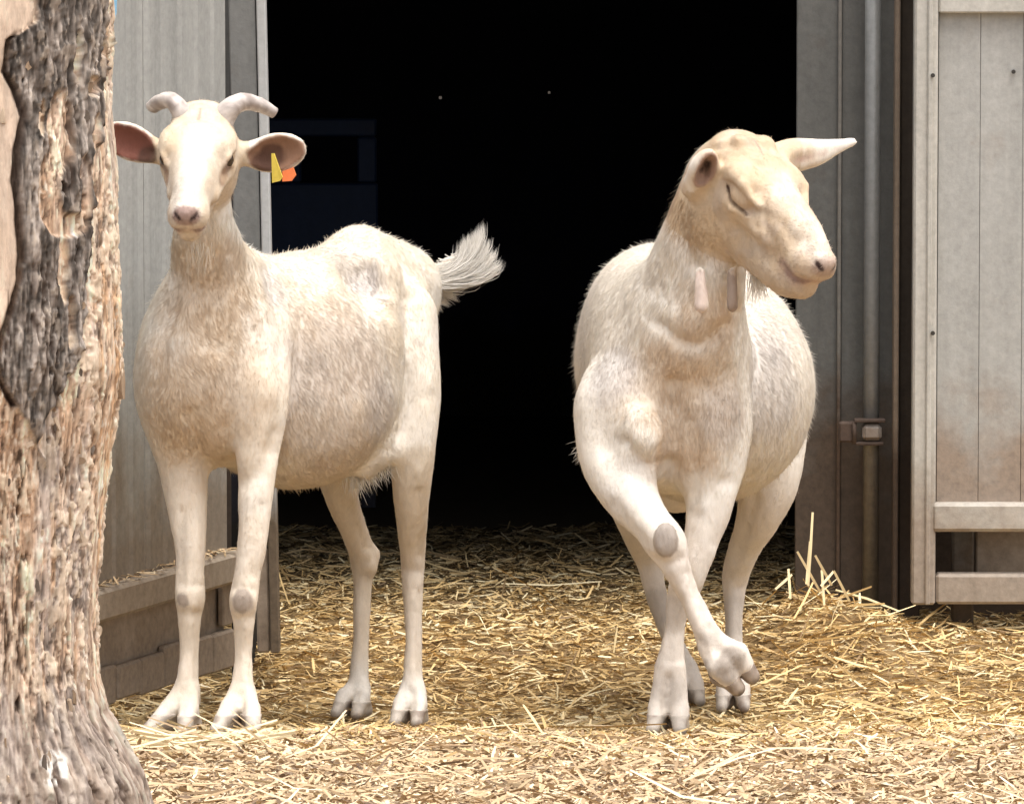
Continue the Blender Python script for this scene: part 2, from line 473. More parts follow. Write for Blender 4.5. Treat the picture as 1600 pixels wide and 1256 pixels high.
def build_gate():
    d = 1.30
    t = empty('metal_gate')
    tag(t, 'pale grey framed sheet gate standing open at the right edge', 'gate')
    s = (10 + d) / 10000
    def bx(px0, px1, py0, py1, dep, th, name, mat, bev=.003):
        a, b = P(px0, py1, dep), P(px1, py0, dep)
        a[0], b[0] = P(px0, 450, dep)[0], P(px1, 450, dep)[0]
        return MB().box(((a[0] + b[0]) / 2, dep + th / 2, (a[2] + b[2]) / 2), (b[0] - a[0], th, b[2] - a[2]), bevel=bev).build(name, M[mat], t)
    R = 1790                                        # the gate runs on past the frame
    bx(1427, 1464, -420, 945, d, .045, 'stile', 'gate_frame', .004)
    bx(1448, 1456, -420, 945, d - .006, .01, 'stile_rib', 'gate_frame', .002)
    bx(R, R + 36, -420, 945, d, .045, 'stile', 'gate_frame')
    bx(1465, R - 1, -6, 21, d + .002, .04, 'rail', 'gate_frame')
    bx(1458, R - 1, 786, 831, d - .004, .05, 'rail', 'gate_frame', .006)
    bx(1465, R - 1, 897, 944, d + .002, .045, 'rail', 'gate_frame', .005)
    bx(1465, R - 1, -420, -390, d + .002, .04, 'rail', 'gate_frame')
    for (a, b) in ((1465, 1529.6), (1530.3, 1596.2), (1596.9, 1662), (1662.7, 1727), (1727.7, 1789)):
        bx(a, b, 20, 790, d + .022 + random.uniform(0, .002), .006, 'sheet', 'gate_sheet', .0006)
        bx(a, b, -392, -8, d + .022 + random.uniform(0, .002), .006, 'sheet', 'gate_sheet', .0006)
    for (x, y) in ((1457, 118), (1585, 113), (1721, 116), (1457, 520)):
        c = P(x, y, d)
        MB().tube([(c[0], d + .02 - (.03 if x == 1457 else 0), c[2]), (c[0], d + .015 - (.02 if x == 1457 else 0), c[2])], [.004, .0035], 10).build('screw', M['screw'], t)
    return t
build_gate()
# what shows through the gate's low window: a grey post and a brown board behind
def build_behind_gate():
    a, b = P(1488, 860, 1.40), P(1522, 860, 1.40)
    o = MB().box(((a[0] + b[0]) / 2, 1.42, .35), (b[0] - a[0], .04, .8), bevel=.004).build('gate_post', M['jamb'])
    tag(o, 'short grey post seen through the low slot of the pale gate', 'post')
    a, b = P(1526, 845, 1.42), P(1790, 895, 1.42)
    o = MB().box(((a[0] + b[0]) / 2, 1.45, (a[2] + b[2]) / 2), (b[0] - a[0], .03, .1), bevel=.003).build('board', M['kick_board'])
    tag(o, 'brown board seen through the low slot of the pale gate', 'board')
build_behind_gate()

# left door leaf, standing open towards the camera
def build_left_door():
    hinge = P(360, 1038, .80); far = P(60, 1140, .02)
    h0 = np.array([hinge[0], .80]); u = np.array([far[0], .0]) - h0
    u = u / np.linalg.norm(u)                       # hinge -> free edge, in plan
    A = np.array([[u[0], u[1], 0], [-u[1], u[0], 0], [0, 0, 1]])   # along, out (to the camera's right side), up
    if A[1][1] > 0: A[1] *= -1
    t = empty('barn_door')
    tag(t, 'weathered grey ribbed barn door swung open behind the tree', 'door')
    LEN = .95
    def pt(s, o, z): return np.array([h0[0] + u[0] * s + A[1][0] * o, h0[1] + u[1] * s + A[1][1] * o, z])
    zb = hinge[2]
    def bar(s0, s1, z0, z1, o0, o1, name, mat, bev=.004):
        return MB().box(pt((s0 + s1) / 2, (o0 + o1) / 2, (z0 + z1) / 2), (s1 - s0, abs(o1 - o0), z1 - z0), A, bev).build(name, M[mat], t)
    zr = P(363, 906, .8)[2]
    # ribbed sheets, each a folded profile with real depth
    edges = [.012, .385, .67, .95]
    for e0, e1 in zip(edges[:-1], edges[1:]):
        prof, s, q = [], e0 + .002, 0
        while s < e1 - .004:
            for (ds, off) in ((0, .0), (.028, .0), (.036, .0045), (.062, .0045), (.070, .0)):
                if s + ds < e1 - .002: prof.append((s + ds, off))
            s += .074
        prof.append((e1 - .0015, .0))
        mb = MB()
        for (ss, off) in prof:
            for z in (zr + .03, 1.75):
                mb.V += [pt(ss, off, z), pt(ss, off - .0025, z)]
        for i in range(len(prof) - 1):
            a, b = 4 * i, 4 * i + 4
            mb.F += [[a, b, b + 2, a + 2], [a + 1, a + 3, b + 3, b + 1], [a + 2, b + 2, b + 3, a + 3], [a, a + 1, b + 1, b]]
        n = 4 * (len(prof) - 1)
        mb.F += [[0, 2, 3, 1], [n, n + 1, n + 3, n + 2]]
        mb.build('sheet', M['door_sheet'], t)
    bar(.0, LEN, zr, zr + .052, -.012, .030, 'rail', 'door_rail', .006)
    bar(.0, LEN, 1.68, 1.75, .001, .030, 'rail', 'door_rail', .006)
    kb = bar(.0, LEN, zb + .03, zr - .002, -.03, -.010, 'kick_board', 'kick_board')
    for i in range(9):                              # short upright boards along the bottom
        s0 = i * LEN / 9
        bar(s0 + .001, s0 + LEN / 9 - random.uniform(.001, .004), zb + random.uniform(-.004, .006), zb + .062 + random.uniform(-.004, .006), -.008, .006 + random.uniform(0, .005), 'plank', 'kick_board', .004).parent = kb
    bar(-.0, .045, zb + .07, zr - .003, -.006, .006, 'plank', 'kick_board').parent = kb
    # bits of straw lying on the rail
    n = 260
    s = RNG.uniform(.03, LEN, n); o = RNG.uniform(-.002, .028, n)
    C = np.array([pt(a, b, zr + .054 + RNG.uniform(0, .006)) for a, b in zip(s, o)])
    a = RNG.uniform(0, 6.28, n); T = np.stack([np.cos(a), np.sin(a), RNG.normal(0, .15, n)], -1); T /= np.linalg.norm(T, axis=1)[:, None]
    B = np.stack([-np.sin(a), np.cos(a), RNG.normal(0, .4, n)], -1); B /= np.linalg.norm(B, axis=1)[:, None]
    r = ribbons(C, T, B, RNG.uniform(.008, .04, n), RNG.uniform(.002, .004, n), np.zeros(n), straw_cols(n, np.full(n, 1.2), np.ones(n, bool)), 'chaff', M['straw'], t)
    tag(r, kind='stuff')
build_left_door()

def build_jamb():
    t = empty('door_post')
    tag(t, 'grey metal door post with a pale front edge left of the dark opening', 'post')
    b, c = P(437, 1020, .86), P(418, 0, .86)
    top = P(406, -380, .86)
    lean = (top - b); L = np.linalg.norm(lean); up = lean / L
    up[1] = 0; up /= np.linalg.norm(up)
    right = np.array([up[2], 0, -up[0]]); A = np.array([right, [0, 1, 0], up])
    mid = (top + b) / 2
    w = .0155
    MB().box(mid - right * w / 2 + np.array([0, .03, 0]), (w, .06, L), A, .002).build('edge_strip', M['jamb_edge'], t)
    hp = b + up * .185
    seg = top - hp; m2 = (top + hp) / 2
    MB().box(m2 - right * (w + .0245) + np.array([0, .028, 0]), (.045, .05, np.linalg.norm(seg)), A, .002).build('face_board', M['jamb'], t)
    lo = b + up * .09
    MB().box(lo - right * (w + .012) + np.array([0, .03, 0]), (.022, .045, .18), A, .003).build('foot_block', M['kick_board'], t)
build_jamb()

def build_blue():
    d = 3.1
    t = empty('blue_cabinet')
    tag(t, 'dark blue cabinet frame with a square opening deep inside the barn', 'cabinet')
    def bx(px0, px1, py0, py1):
        a, b = P(px0, py1, d), P(px1, py0, d)
        MB().box(((a[0] + b[0]) / 2, d + .02, (a[2] + b[2]) / 2), (b[0] - a[0], .03, b[2] - a[2]), bevel=.004).build('rail', M['blue_paint'], t)
    bx(380, 588, 186, 214); bx(380, 470, 215, 286); bx(558, 588, 215, 286); bx(380, 590, 287, 420)
    a = P(380, 420, d); b = P(590, 420, d)
    for x in (a[0] + .02, b[0] - .02):
        MB().box((x, d + .02, a[2] / 2), (.03, .028, a[2] + .1)).build('leg', M['blue_paint'], t)
build_blue()

# ------------------------------------------------------------------ goats: one continuous surface grown from a smooth-blended distance field
class Field:
    def __init__(s, lo, hi, h):
        s.lo = np.asarray(lo, float); s.h = h
        s.n = np.ceil((np.asarray(hi) - s.lo) / h).astype(int) + 1
        s.D = np.full(s.n, 0.25, np.float32)
        s.ax = [(s.lo[i] + h * np.arange(s.n[i])).astype(np.float32) for i in range(3)]
        s.prims = []
    def _win(s, lo, hi):
        a = np.clip(np.floor((lo - s.lo) / s.h).astype(int), 0, s.n)
        b = np.clip(np.ceil((hi - s.lo) / s.h).astype(int) + 1, 0, s.n)
        sl = tuple(slice(a[i], b[i]) for i in range(3))
        X = s.ax[0][sl[0]][:, None, None]; Y = s.ax[1][sl[1]][None, :, None]; Z = s.ax[2][sl[2]][None, None, :]
        return sl, X, Y, Z
    def apply(s, pr, k, sub=False):
        lo, hi = pr.bounds(k + 4 * s.h)
        sl, X, Y, Z = s._win(lo, hi)
        if min(q.stop - q.start for q in sl) <= 0: return
        d = pr.dist(X, Y, Z); D = s.D[sl]
        if sub: d = -d
        hh = np.maximum(k - np.abs(D - d), 0) / k
        if sub: s.D[sl] = np.maximum(D, d) + hh * hh * k * 0.25
        else: s.D[sl] = np.minimum(D, d) - hh * hh * k * 0.25

class Cone:
    """round cone a -> b; hair lies from a to b"""
    def __init__(s, a, ra, b, rb, fur=.012):
        s.a, s.b, s.ra, s.rb, s.fur = np.asarray(a, float), np.asarray(b, float), ra, rb, fur
        s.flow = s.b - s.a
    def bounds(s, m):
        r = max(s.ra, s.rb) + m
        return np.minimum(s.a, s.b) - r, np.maximum(s.a, s.b) + r
    def dist(s, X, Y, Z):
        ba = s.b - s.a; L = ba @ ba + 1e-12
        x, y, z = X - np.float32(s.a[0]), Y - np.float32(s.a[1]), Z - np.float32(s.a[2])
        t = np.clip((x * np.float32(ba[0] / L) + y * np.float32(ba[1] / L) + z * np.float32(ba[2] / L)), 0, 1)
        dx, dy, dz = x - t * np.float32(ba[0]), y - t * np.float32(ba[1]), z - t * np.float32(ba[2])
        return np.sqrt(dx * dx + dy * dy + dz * dz) - (np.float32(s.ra) + np.float32(s.rb - s.ra) * t)

class Ell:
    """oriented ellipsoid, rows of A are its axes"""
    def __init__(s, c, r, A=None, flow=(0, 1, -.4), fur=.014):
        s.c, s.r, s.fur = np.asarray(c, float), np.asarray(r, float), fur
        s.A = np.eye(3) if A is None else np.asarray(A, float)
        s.flow = np.asarray(flow, float)
    def bounds(s, m):
        e = np.sqrt(((s.A * s.r[:, None]) ** 2).sum(0)) + m
        return s.c - e, s.c + e
    def dist(s, X, Y, Z):
        x, y, z = X - np.float32(s.c[0]), Y - np.float32(s.c[1]), Z - np.float32(s.c[2])
        k0 = 0; k1 = 0
        for i in range(3):
            q = (x * np.float32(s.A[i, 0]) + y * np.float32(s.A[i, 1]) + z * np.float32(s.A[i, 2])) / np.float32(s.r[i])
            k0 = k0 + q * q; q = q / np.float32(s.r[i]); k1 = k1 + q * q
        k0 = np.sqrt(k0)
        return k0 * (k0 - 1) / (np.sqrt(k1) + 1e-9)

def surface_nets(Fd):
    D = Fd.D; n = np.array(D.shape)
    ins = D < 0
    cnt = np.zeros(n - 1, np.int8)
    for i in (0, 1):
        for j in (0, 1):
            for k in (0, 1):
                cnt += ins[i:n[0] - 1 + i, j:n[1] - 1 + j, k:n[2] - 1 + k]
    cells = np.argwhere((cnt > 0) & (cnt < 8))
    corner = np.array([(i, j, k) for i in (0, 1) for j in (0, 1) for k in (0, 1)])
    vals = np.stack([D[cells[:, 0] + c[0], cells[:, 1] + c[1], cells[:, 2] + c[2]] for c in corner], 1)
    acc = np.zeros((len(cells), 3)); num = np.zeros(len(cells))
    for a in range(8):
        for b in range(a + 1, 8):
            if np.abs(corner[a] - corner[b]).sum() != 1: continue
            va, vb = vals[:, a], vals[:, b]
            m = (va < 0) != (vb < 0)
            t = np.where(m, va / np.where(m, va - vb, 1), 0)
            acc += np.where(m[:, None], corner[a] + t[:, None] * (corner[b] - corner[a]), 0); num += m
    V = Fd.lo + Fd.h * (cells + acc / num[:, None])
    idx = np.full(n - 1, -1, np.int32); idx[cells[:, 0], cells[:, 1], cells[:, 2]] = np.arange(len(cells))
    quads = []
    for ax in range(3):
        u, v = (ax + 1) % 3, (ax + 2) % 3
        s0 = [slice(1, n[q] - 1) for q in range(3)]; s1 = list(s0)
        s0[ax] = slice(0, n[ax] - 1); s1[ax] = slice(1, n[ax])
        A, B = ins[tuple(s0)], ins[tuple(s1)]
        e = np.argwhere(A != B)
        off = np.ones(3, int); off[ax] = 0
        e = e + off
        flip = ins[e[:, 0], e[:, 1], e[:, 2]]
        def g(du, dv):
            q = e.copy(); q[:, u] -= du; q[:, v] -= dv
            return idx[q[:, 0], q[:, 1], q[:, 2]]
        Q = np.stack([g(1, 1), g(0, 1), g(0, 0), g(1, 0)], 1)
        Q[~flip] = Q[~flip][:, ::-1]
        quads.append(Q)
    F = np.concatenate(quads)
    F = F[(F >= 0).all(1)]
    return V, F

def vert_normals(V, F):
    n = np.cross(V[F[:, 2]] - V[F[:, 0]], V[F[:, 3]] - V[F[:, 1]])
    out = np.zeros_like(V)
    for c in range(4):
        for a in range(3): out[:, a] += np.bincount(F[:, c], n[:, a], len(V))
    return out / (np.linalg.norm(out, axis=1)[:, None] + 1e-12)

def relax(V, F, it=2, f=.5):
    for _ in range(it):
        s = np.zeros_like(V); w = np.zeros(len(V))
        for a, b in ((0, 1), (1, 2), (2, 3), (3, 0)):
            for p, q in ((a, b), (b, a)):
                for c in range(3): s[:, c] += np.bincount(F[:, p], V[F[:, q], c], len(V))
                w += np.bincount(F[:, p], minlength=len(V))
        V = V + f * (s / np.maximum(w, 1)[:, None] - V)
    return V

def prim_at(pr, Q):
    return pr.dist(Q[:, 0].astype(np.float32), Q[:, 1].astype(np.float32), Q[:, 2].astype(np.float32))

GRID = 0.0035
def mmr(r_px, d): return r_px * (10 + d) / 10000.0
def C_(a, ra, b, rb, fur=.012):
    """round cone between two (px, py, depth) points with radii in pixels"""
    return Cone(P(*a), mmr(ra, a[2]), P(*b), mmr(rb, b[2]), fur)
class Chain:
    """a run of round cones joined end to end, blended into the body as one limb"""
    def __init__(s, cones, k=.003): s.c, s.k = cones, k
    def bounds(s, m):
        bb = [c.bounds(m) for c in s.c]
        return np.min([q[0] for q in bb], 0), np.max([q[1] for q in bb], 0)
    def dist(s, X, Y, Z):
        ax = [X.ravel(), Y.ravel(), Z.ravel()]
        r = np.full([len(a) for a in ax], .25, np.float32)
        for c in s.c:                                   # each cone only where it can matter
            lo, hi = c.bounds(.05)
            i0 = [int(np.searchsorted(a, l)) for a, l in zip(ax, lo)]; i1 = [int(np.searchsorted(a, h)) for a, h in zip(ax, hi)]
            if min(q - p for p, q in zip(i0, i1)) <= 0: continue
            sl = tuple(slice(p, q) for p, q in zip(i0, i1))
            r[sl] = np.minimum(r[sl], c.dist(ax[0][sl[0]][:, None, None], ax[1][sl[1]][None, :, None], ax[2][sl[2]][None, None, :]))
        return r
def spline(pts, sub=4):
    Q = np.asarray(pts, float); out = []
    for i in range(len(Q) - 1):
        p0, p1, p2, p3 = Q[max(i - 1, 0)], Q[i], Q[i + 1], Q[min(i + 2, len(Q) - 1)]
        for s in np.linspace(0, 1, sub, endpoint=False):
            out.append(.5 * (2 * p1 + (p2 - p0) * s + (2 * p0 - 5 * p1 + 4 * p2 - p3) * s * s + (3 * p1 - p0 - 3 * p2 + p3) * s ** 3))
    out.append(Q[-1]); return np.array(out)
def chain(F, pts, k=.02, fur=.007, sub=12):
    S = spline(pts, sub)
    cs = [C_(p[:3], p[3], q[:3], q[3], fur) for p, q in zip(S[:-1], S[1:])]
    F.apply(Chain(cs), k)
    F.prims += [C_(p[:3], p[3], q[:3], q[3], fur) for p, q in zip(pts[:-1], pts[1:])]

def frame_from(fwd, roll=0.0):
    f = np.asarray(fwd, float); f /= np.linalg.norm(f)
    r = np.cross(f, [0, 0, 1.0]); r /= np.linalg.norm(r); u = np.cross(r, f)
    c, s = math.cos(roll), math.sin(roll)
    return np.array([c * r + s * u, f, c * u - s * r])      # rows: right, forward, up

class Head:
    """head in its own frame: x to the animal's right, y to the nose, z up"""
    def __init__(s, org, fwd, roll=0.0, sc=1.0):
        s.o, s.A, s.sc = np.asarray(org, float), frame_from(fwd, roll), sc
    def w(s, p): return s.o + s.sc * (np.asarray(p, float) @ s.A)
    def loc(s, Q): return ((Q - s.o) @ s.A.T) / s.sc
    def ell(s, c, r, fur=.008, flow=(0, -1, -.25)): return Ell(s.w(c), np.asarray(r) * s.sc, s.A, np.asarray(flow, float) @ s.A, fur)
    def cone(s, a, ra, b, rb, fur=.008): return Cone(s.w(a), ra * s.sc, s.w(b), rb * s.sc, fur)

EYE_O = np.array([.0475, .058, .0065])
SLIT = (((.0530, .034, .003), (.0575, .054, -.0075)), ((.0575, .054, -.0075), (.0500, .084, -.009)))
MOUTH = [(0, .224, -.036), (.013, .217, -.0375), (.026, .197, -.040), (.0345, .166, -.034)]
def grow_head(F, H, closed_eyes=False, jaw=0.0):
    def add(pr, k=.02): F.apply(pr, k); F.prims.append(pr)
    add(H.ell((0, -.008, -.003), (.053, .068, .051)), .03)
    add(H.cone((0, .150, -.010), .030 + jaw * .5, (0, .03, .002), .048), .03)
    add(H.ell((0, .10, .011), (.024, .10, .022)), .016)                 # nasal bridge
    for sx in (-1, 1):
        add(H.ell((sx * .041, .036, .024), (.020, .032, .017)), .016)   # brow
        add(H.ell((sx * .030, .008, -.045), (.026, .056, .047)), .03)  # cheek
        add(H.cone((sx * .046, .045, -.016), .010, (sx * .030, .125, -.024), .009), .018)   # cheek bone ridge
        add(H.ell((sx * (.0165 + jaw * .25), .183, -.021), (.0145, .030, .021)), .012) # upper lip pads
    add(H.ell((0, .188, -.014), (.024, .032, .028)), .018)
    add(H.ell((0, .211, -.004), (.0210, .0125, .0140)), .009)             # nose pad
    add(H.cone((0, .158, -.053 - jaw * .5), .0225 + jaw, (0, .01, -.058 - jaw), .033 + jaw * .6), .018)     # lower jaw
    add(H.ell((0, .180 + jaw * .7, -.052 - jaw * .4), (.018 + jaw * .5, .022, .0150 + jaw * .4)), .016)             # chin
    add(H.ell((0, -.026, .026 if closed_eyes else .034), (.042, .032, .020)), .02)               # poll
    for sx in (-1, 1):
        F.apply(H.ell((sx * .062, .062, .006), (.010, .020, .010)), .012, True)
        F.apply(H.cone((sx * .052, .082, -.002), .004, (sx * .045, .105, -.016), .003), .010, True)      # tear groove
        F.apply(H.cone((sx * .034, .165, .010), .003, (sx * .026, .205, .008), .003), .010, True)         # beside the nose
        if closed_eyes:
            add(H.ell((sx * .0465, .057, .003), (.0125, .024, .0175), .002), .004)
            for a, b in SLIT:
                F.apply(H.cone((sx * a[0], a[1], a[2]), .0026, (sx * b[0], b[1], b[2]), .0026), .002, True)
            for a, b in (((.047, .022, .014), (.055, .040, .0245)), ((.055, .040, .0245), (.0555, .062, .0245)), ((.0555, .062, .0245), (.045, .092, .010))):
                add(H.cone((sx * a[0], a[1], a[2]), .0045, (sx * b[0], b[1], b[2]), .0045, .003), .010)
            for a, b in (((.050, .034, -.012), (.056, .060, -.0175)), ((.056, .060, -.0175), (.047, .086, -.012))):
                add(H.cone((sx * a[0], a[1], a[2]), .0035, (sx * b[0], b[1], b[2]), .0035, .003), .006)
        else:
            for a, b in (((.048, .034, .012), (.056, .050, .0185)), ((.056, .050, .0185), (.051, .068, .0165)), ((.051, .068, .0165), (.044, .082, .006))):
                add(H.cone((sx * a[0], a[1], a[2]), .0048, (sx * b[0], b[1], b[2]), .0048, .003), .005)
            for a, b in (((.048, .036, .002), (.054, .058, -.0065)), ((.054, .058, -.0065), (.044, .080, .000))):
                add(H.cone((sx * a[0], a[1], a[2]), .0040, (sx * b[0], b[1], b[2]), .0040, .003), .005)
        F.apply(H.cone((sx * .0085, .228, -.0085), .0030, (sx * .0185, .219, -.0005), .0045), .003, True)      # nostril
        F.apply(H.cone((sx * .0185, .219, -.0005), .0045, (sx * .0225, .208, .003), .002), .003, True)
        for a, b in zip(MOUTH[:-1], MOUTH[1:]):
            F.apply(H.cone((sx * a[0], a[1], a[2]), .0028, (sx * b[0], b[1], b[2]), .0028), .004, True)
    F.apply(H.cone((0, .230, -.014), .0018, (0, .226, -.032), .0018), .003, True)                            # philtrum
    F.apply(H.cone((.001, -.012, .0575), .002, (-.001, .018, .056), .002), .010, True)                       # groove between the horn bases
    F.apply(H.cone((-.026, .024, .050), .0015, (.026, .022, .050), .0015), .008, True)                       # brow wrinkle

def foot(F, hoofs, Fp, rf, fwd, sole_z, tiltv=None, spread=.019, reach=.056, size=1.0, gap=.0150):
    """pastern into two claws; the horn of the claws goes to a mesh of its own"""
    f = np.asarray(fwd, float); f[2] = 0; f /= np.linalg.norm(f); s = np.array([f[1], -f[0], 0])
    Fp = np.asarray(Fp, float); hgt = Fp[2] - sole_z
    up = np.array([0, 0, 1.0])
    if tiltv is not None:
        up = np.asarray(tiltv, float); up /= np.linalg.norm(up); f = f - (f @ up) * up; f /= np.linalg.norm(f); s = np.cross(f, up)
    base = Fp - up * hgt
    cl = []
    for sg in (-1, 1):
        cor = base + f * (.024 * size) + s * sg * gap * size + up * (.036 * size)
        toe = base + f * reach * size + s * sg * spread * size + up * .011 * size
        heel = base + f * .010 * size + s * sg * gap * .96 * size + up * .012 * size
        pr = Cone(Fp + s * sg * .006, rf * .86, cor, .0140 * size, .006); F.apply(pr, .006); F.prims.append(pr)
        pr = Cone(cor, .0142 * size, lerp(cor, toe, .5), .0118 * size, .004); F.apply(pr, .003); F.prims.append(pr)
        pr = Cone(cor, .0140 * size, lerp(cor, heel, .6), .0125 * size, .004); F.apply(pr, .003)
        cl.append((cor, toe, heel))
        dc = Fp - f * rf * .75 + s * sg * .011 - up * .012
        F.apply(Cone(dc, .0065, dc - up * .012 - f * .004, .004), .006)
    hoofs.append((cl, up, base, size))

def hoof_mesh(hf, parent, dark):
    cl, up, base, size = hf
    pts = np.array([p for c in cl for p in c])
    Fd = Field(pts.min(0) - .03, pts.max(0) + .03, .002)
    for cor, toe, heel in cl:
        G = Field(pts.min(0) - .03, pts.max(0) + .03, .002)
        G.apply(Cone(lerp(cor, toe, .18), .0150 * size, toe, .0075 * size), .006)
        G.apply(Cone(lerp(cor, heel, .3), .0143 * size, heel, .0130 * size), .008)
        G.apply(Cone(heel, .0115 * size, toe, .0078 * size), .008)
        Fd.D = np.minimum(Fd.D, G.D)
    X, Y, Z = Fd.ax[0][:, None, None], Fd.ax[1][None, :, None], Fd.ax[2][None, None, :]
    hgt = (X - base[0]) * up[0] + (Y - base[1]) * up[1] + (Z - base[2]) * up[2]
    Fd.D = np.maximum(np.maximum(Fd.D, .0015 - hgt), hgt - (.024 if size > 1.3 else .030) * size).astype(np.float32)
    V, Q = surface_nets(Fd); V = relax(V, Q, 2, .4)
    h = ((V - base) @ up)
    q = fbm(V * 60, 3, 3)
    c = lerp(np.array([.62, .55, .47]), np.array([.36, .29, .24]), sstep(.35, .75, q)[:, None])
    if dark >= 1: c = c * np.array([.62, .56, .52])
    c = lerp(c, np.array([.11, .085, .07]), (dark * sstep(.016, .006, h + (q - .5) * .02))[:, None])
    return mesh_obj('hoof', V, Q, M['hoof'], parent, True, c, 4)

def strands(name, V, F, Nv, colv, prims, parent, density, keep=None, len_scale=.7, width=.00085, lift=.075, down=.35, jit=.16):
    tri_a = np.linalg.norm(np.cross(V[F[:, 2]] - V[F[:, 0]], V[F[:, 3]] - V[F[:, 1]]), axis=1) / 2
    n = int(tri_a.sum() * density)
    f = RNG.choice(len(F), n, p=tri_a / tri_a.sum())
    u, v = RNG.random(n)[:, None], RNG.random(n)[:, None]
    def bil(A): return (A[F[f, 0]] * (1 - u) + A[F[f, 1]] * u) * (1 - v) + (A[F[f, 3]] * (1 - u) + A[F[f, 2]] * u) * v
    p, nn, c = bil(V), bil(Nv), bil(colv)
    if keep is not None:
        k = keep(p); p, nn, c = p[k], nn[k], c[k]
    n = len(p)
    nn /= np.linalg.norm(nn, axis=1)[:, None]
    ds = np.stack([prim_at(q, p) for q in prims], 1)
    w = np.exp(-np.clip(ds - ds.min(1, keepdims=True), 0, .5) / .012)
    w /= w.sum(1, keepdims=True)
    fl = np.stack([q.flow / np.linalg.norm(q.flow) for q in prims]); fur = np.array([q.fur for q in prims])
    flow = w @ fl; L = (w @ fur) * len_scale * RNG.uniform(.55, 1.35, n)
    wob = (np.stack([vnoise(p * 28, 41), vnoise(p * 28, 42), vnoise(p * 28, 43)], 1) - .5) * .9
    flow = flow + np.array([0, 0, -down]) + wob + RNG.normal(0, jit, (n, 3))
    t = flow - (flow * nn).sum(1)[:, None] * nn
    t /= np.linalg.norm(t, axis=1)[:, None] + 1e-9
    lf = (lift * RNG.uniform(.4, 1.6, n) * np.where(RNG.random(n) < .05, 6, 1))[:, None]
    s = np.cross(nn, t) + nn * RNG.normal(0, .3, n)[:, None]; s /= np.linalg.norm(s, axis=1)[:, None]
    W = (width * RNG.uniform(.7, 1.3, n))[:, None]
    r0 = p - nn * .0004
    tip = p + t * L[:, None] + nn * (L[:, None] * lf)
    Vs = np.stack([r0 - s * W / 2, tip, r0 + s * W / 2], 1).reshape(-1, 3)
    T = np.arange(n * 3).reshape(-1, 3)
    clump = vnoise(p * np.array([95, 95, 30]), 45)[:, None]
    fine = vnoise(p * np.array([210, 210, 80]), 46)[:, None]
    c = np.clip(c * RNG.uniform(.93, 1.07, (n, 1)) * (.86 + .18 * clump + .12 * fine), 0, .92)
    o = mesh_obj(name, Vs, T, M['hair'], parent, True, np.repeat(c, 3, 0), 3)
    nb = np.repeat(nn * .85 + RNG.normal(0, .13, (n, 3)), 3, 0); nb /= np.linalg.norm(nb, axis=1)[:, None]
    o.data.normals_split_custom_set_from_vertices([tuple(q) for q in nb])
    tag(o, kind='stuff')
    return o

def tuft(name, roots, dirs, L, W, col, parent, curl=.2, grav=.3, seg=5):
    """long loose hair: tapered bent strips"""
    n = len(roots); pos = roots.copy(); d = dirs / np.linalg.norm(dirs, axis=1)[:, None]
    side = np.cross(d, RNG.normal(0, 1, (n, 3))); side /= np.linalg.norm(side, axis=1)[:, None]
    rows = []
    bendv = RNG.normal(0, curl, (n, 3))
    for i in range(seg + 1):
        w = W * (1 - i / seg) ** .7 + .0001
        rows += [pos - side * (w / 2)[:, None], pos + side * (w / 2)[:, None]]
        d = d + bendv / seg + np.array([0, 0, -grav / seg]); d /= np.linalg.norm(d, axis=1)[:, None]
        pos = pos + d * (L / seg)[:, None]
    V = np.stack(rows, 1).reshape(-1, 3); k = 2 * (seg + 1)
    b = (np.arange(n) * k)[:, None]
    Fq = np.concatenate([b + np.array([2 * i, 2 * i + 1, 2 * i + 3, 2 * i + 2]) for i in range(seg)], 1).reshape(-1, 4)
    o = mesh_obj(name, V, Fq, M['hair'], parent, True, np.repeat(col, k, 0), 4)
    tag(o, kind='stuff')
    return o

CREAM = np.array([.83, .745, .625]); WHITE = np.array([.88, .845, .79]); TAN = np.array([.68, .505, .335])
GREYP = np.array([.61, .565, .54]); PINK = np.array([.46, .335, .29]); DKBR = np.array([.10, .05, .035])
def blob(V, px, py, d, r, soft=1.0):
    c = P(px, py, d); q = np.linalg.norm(V - c, axis=1)
    return sstep(r * (1 + .35 * soft), r * (1 - .45 * soft), q + (fbm(V * 45, 3, 8) - .5) * r * .7)

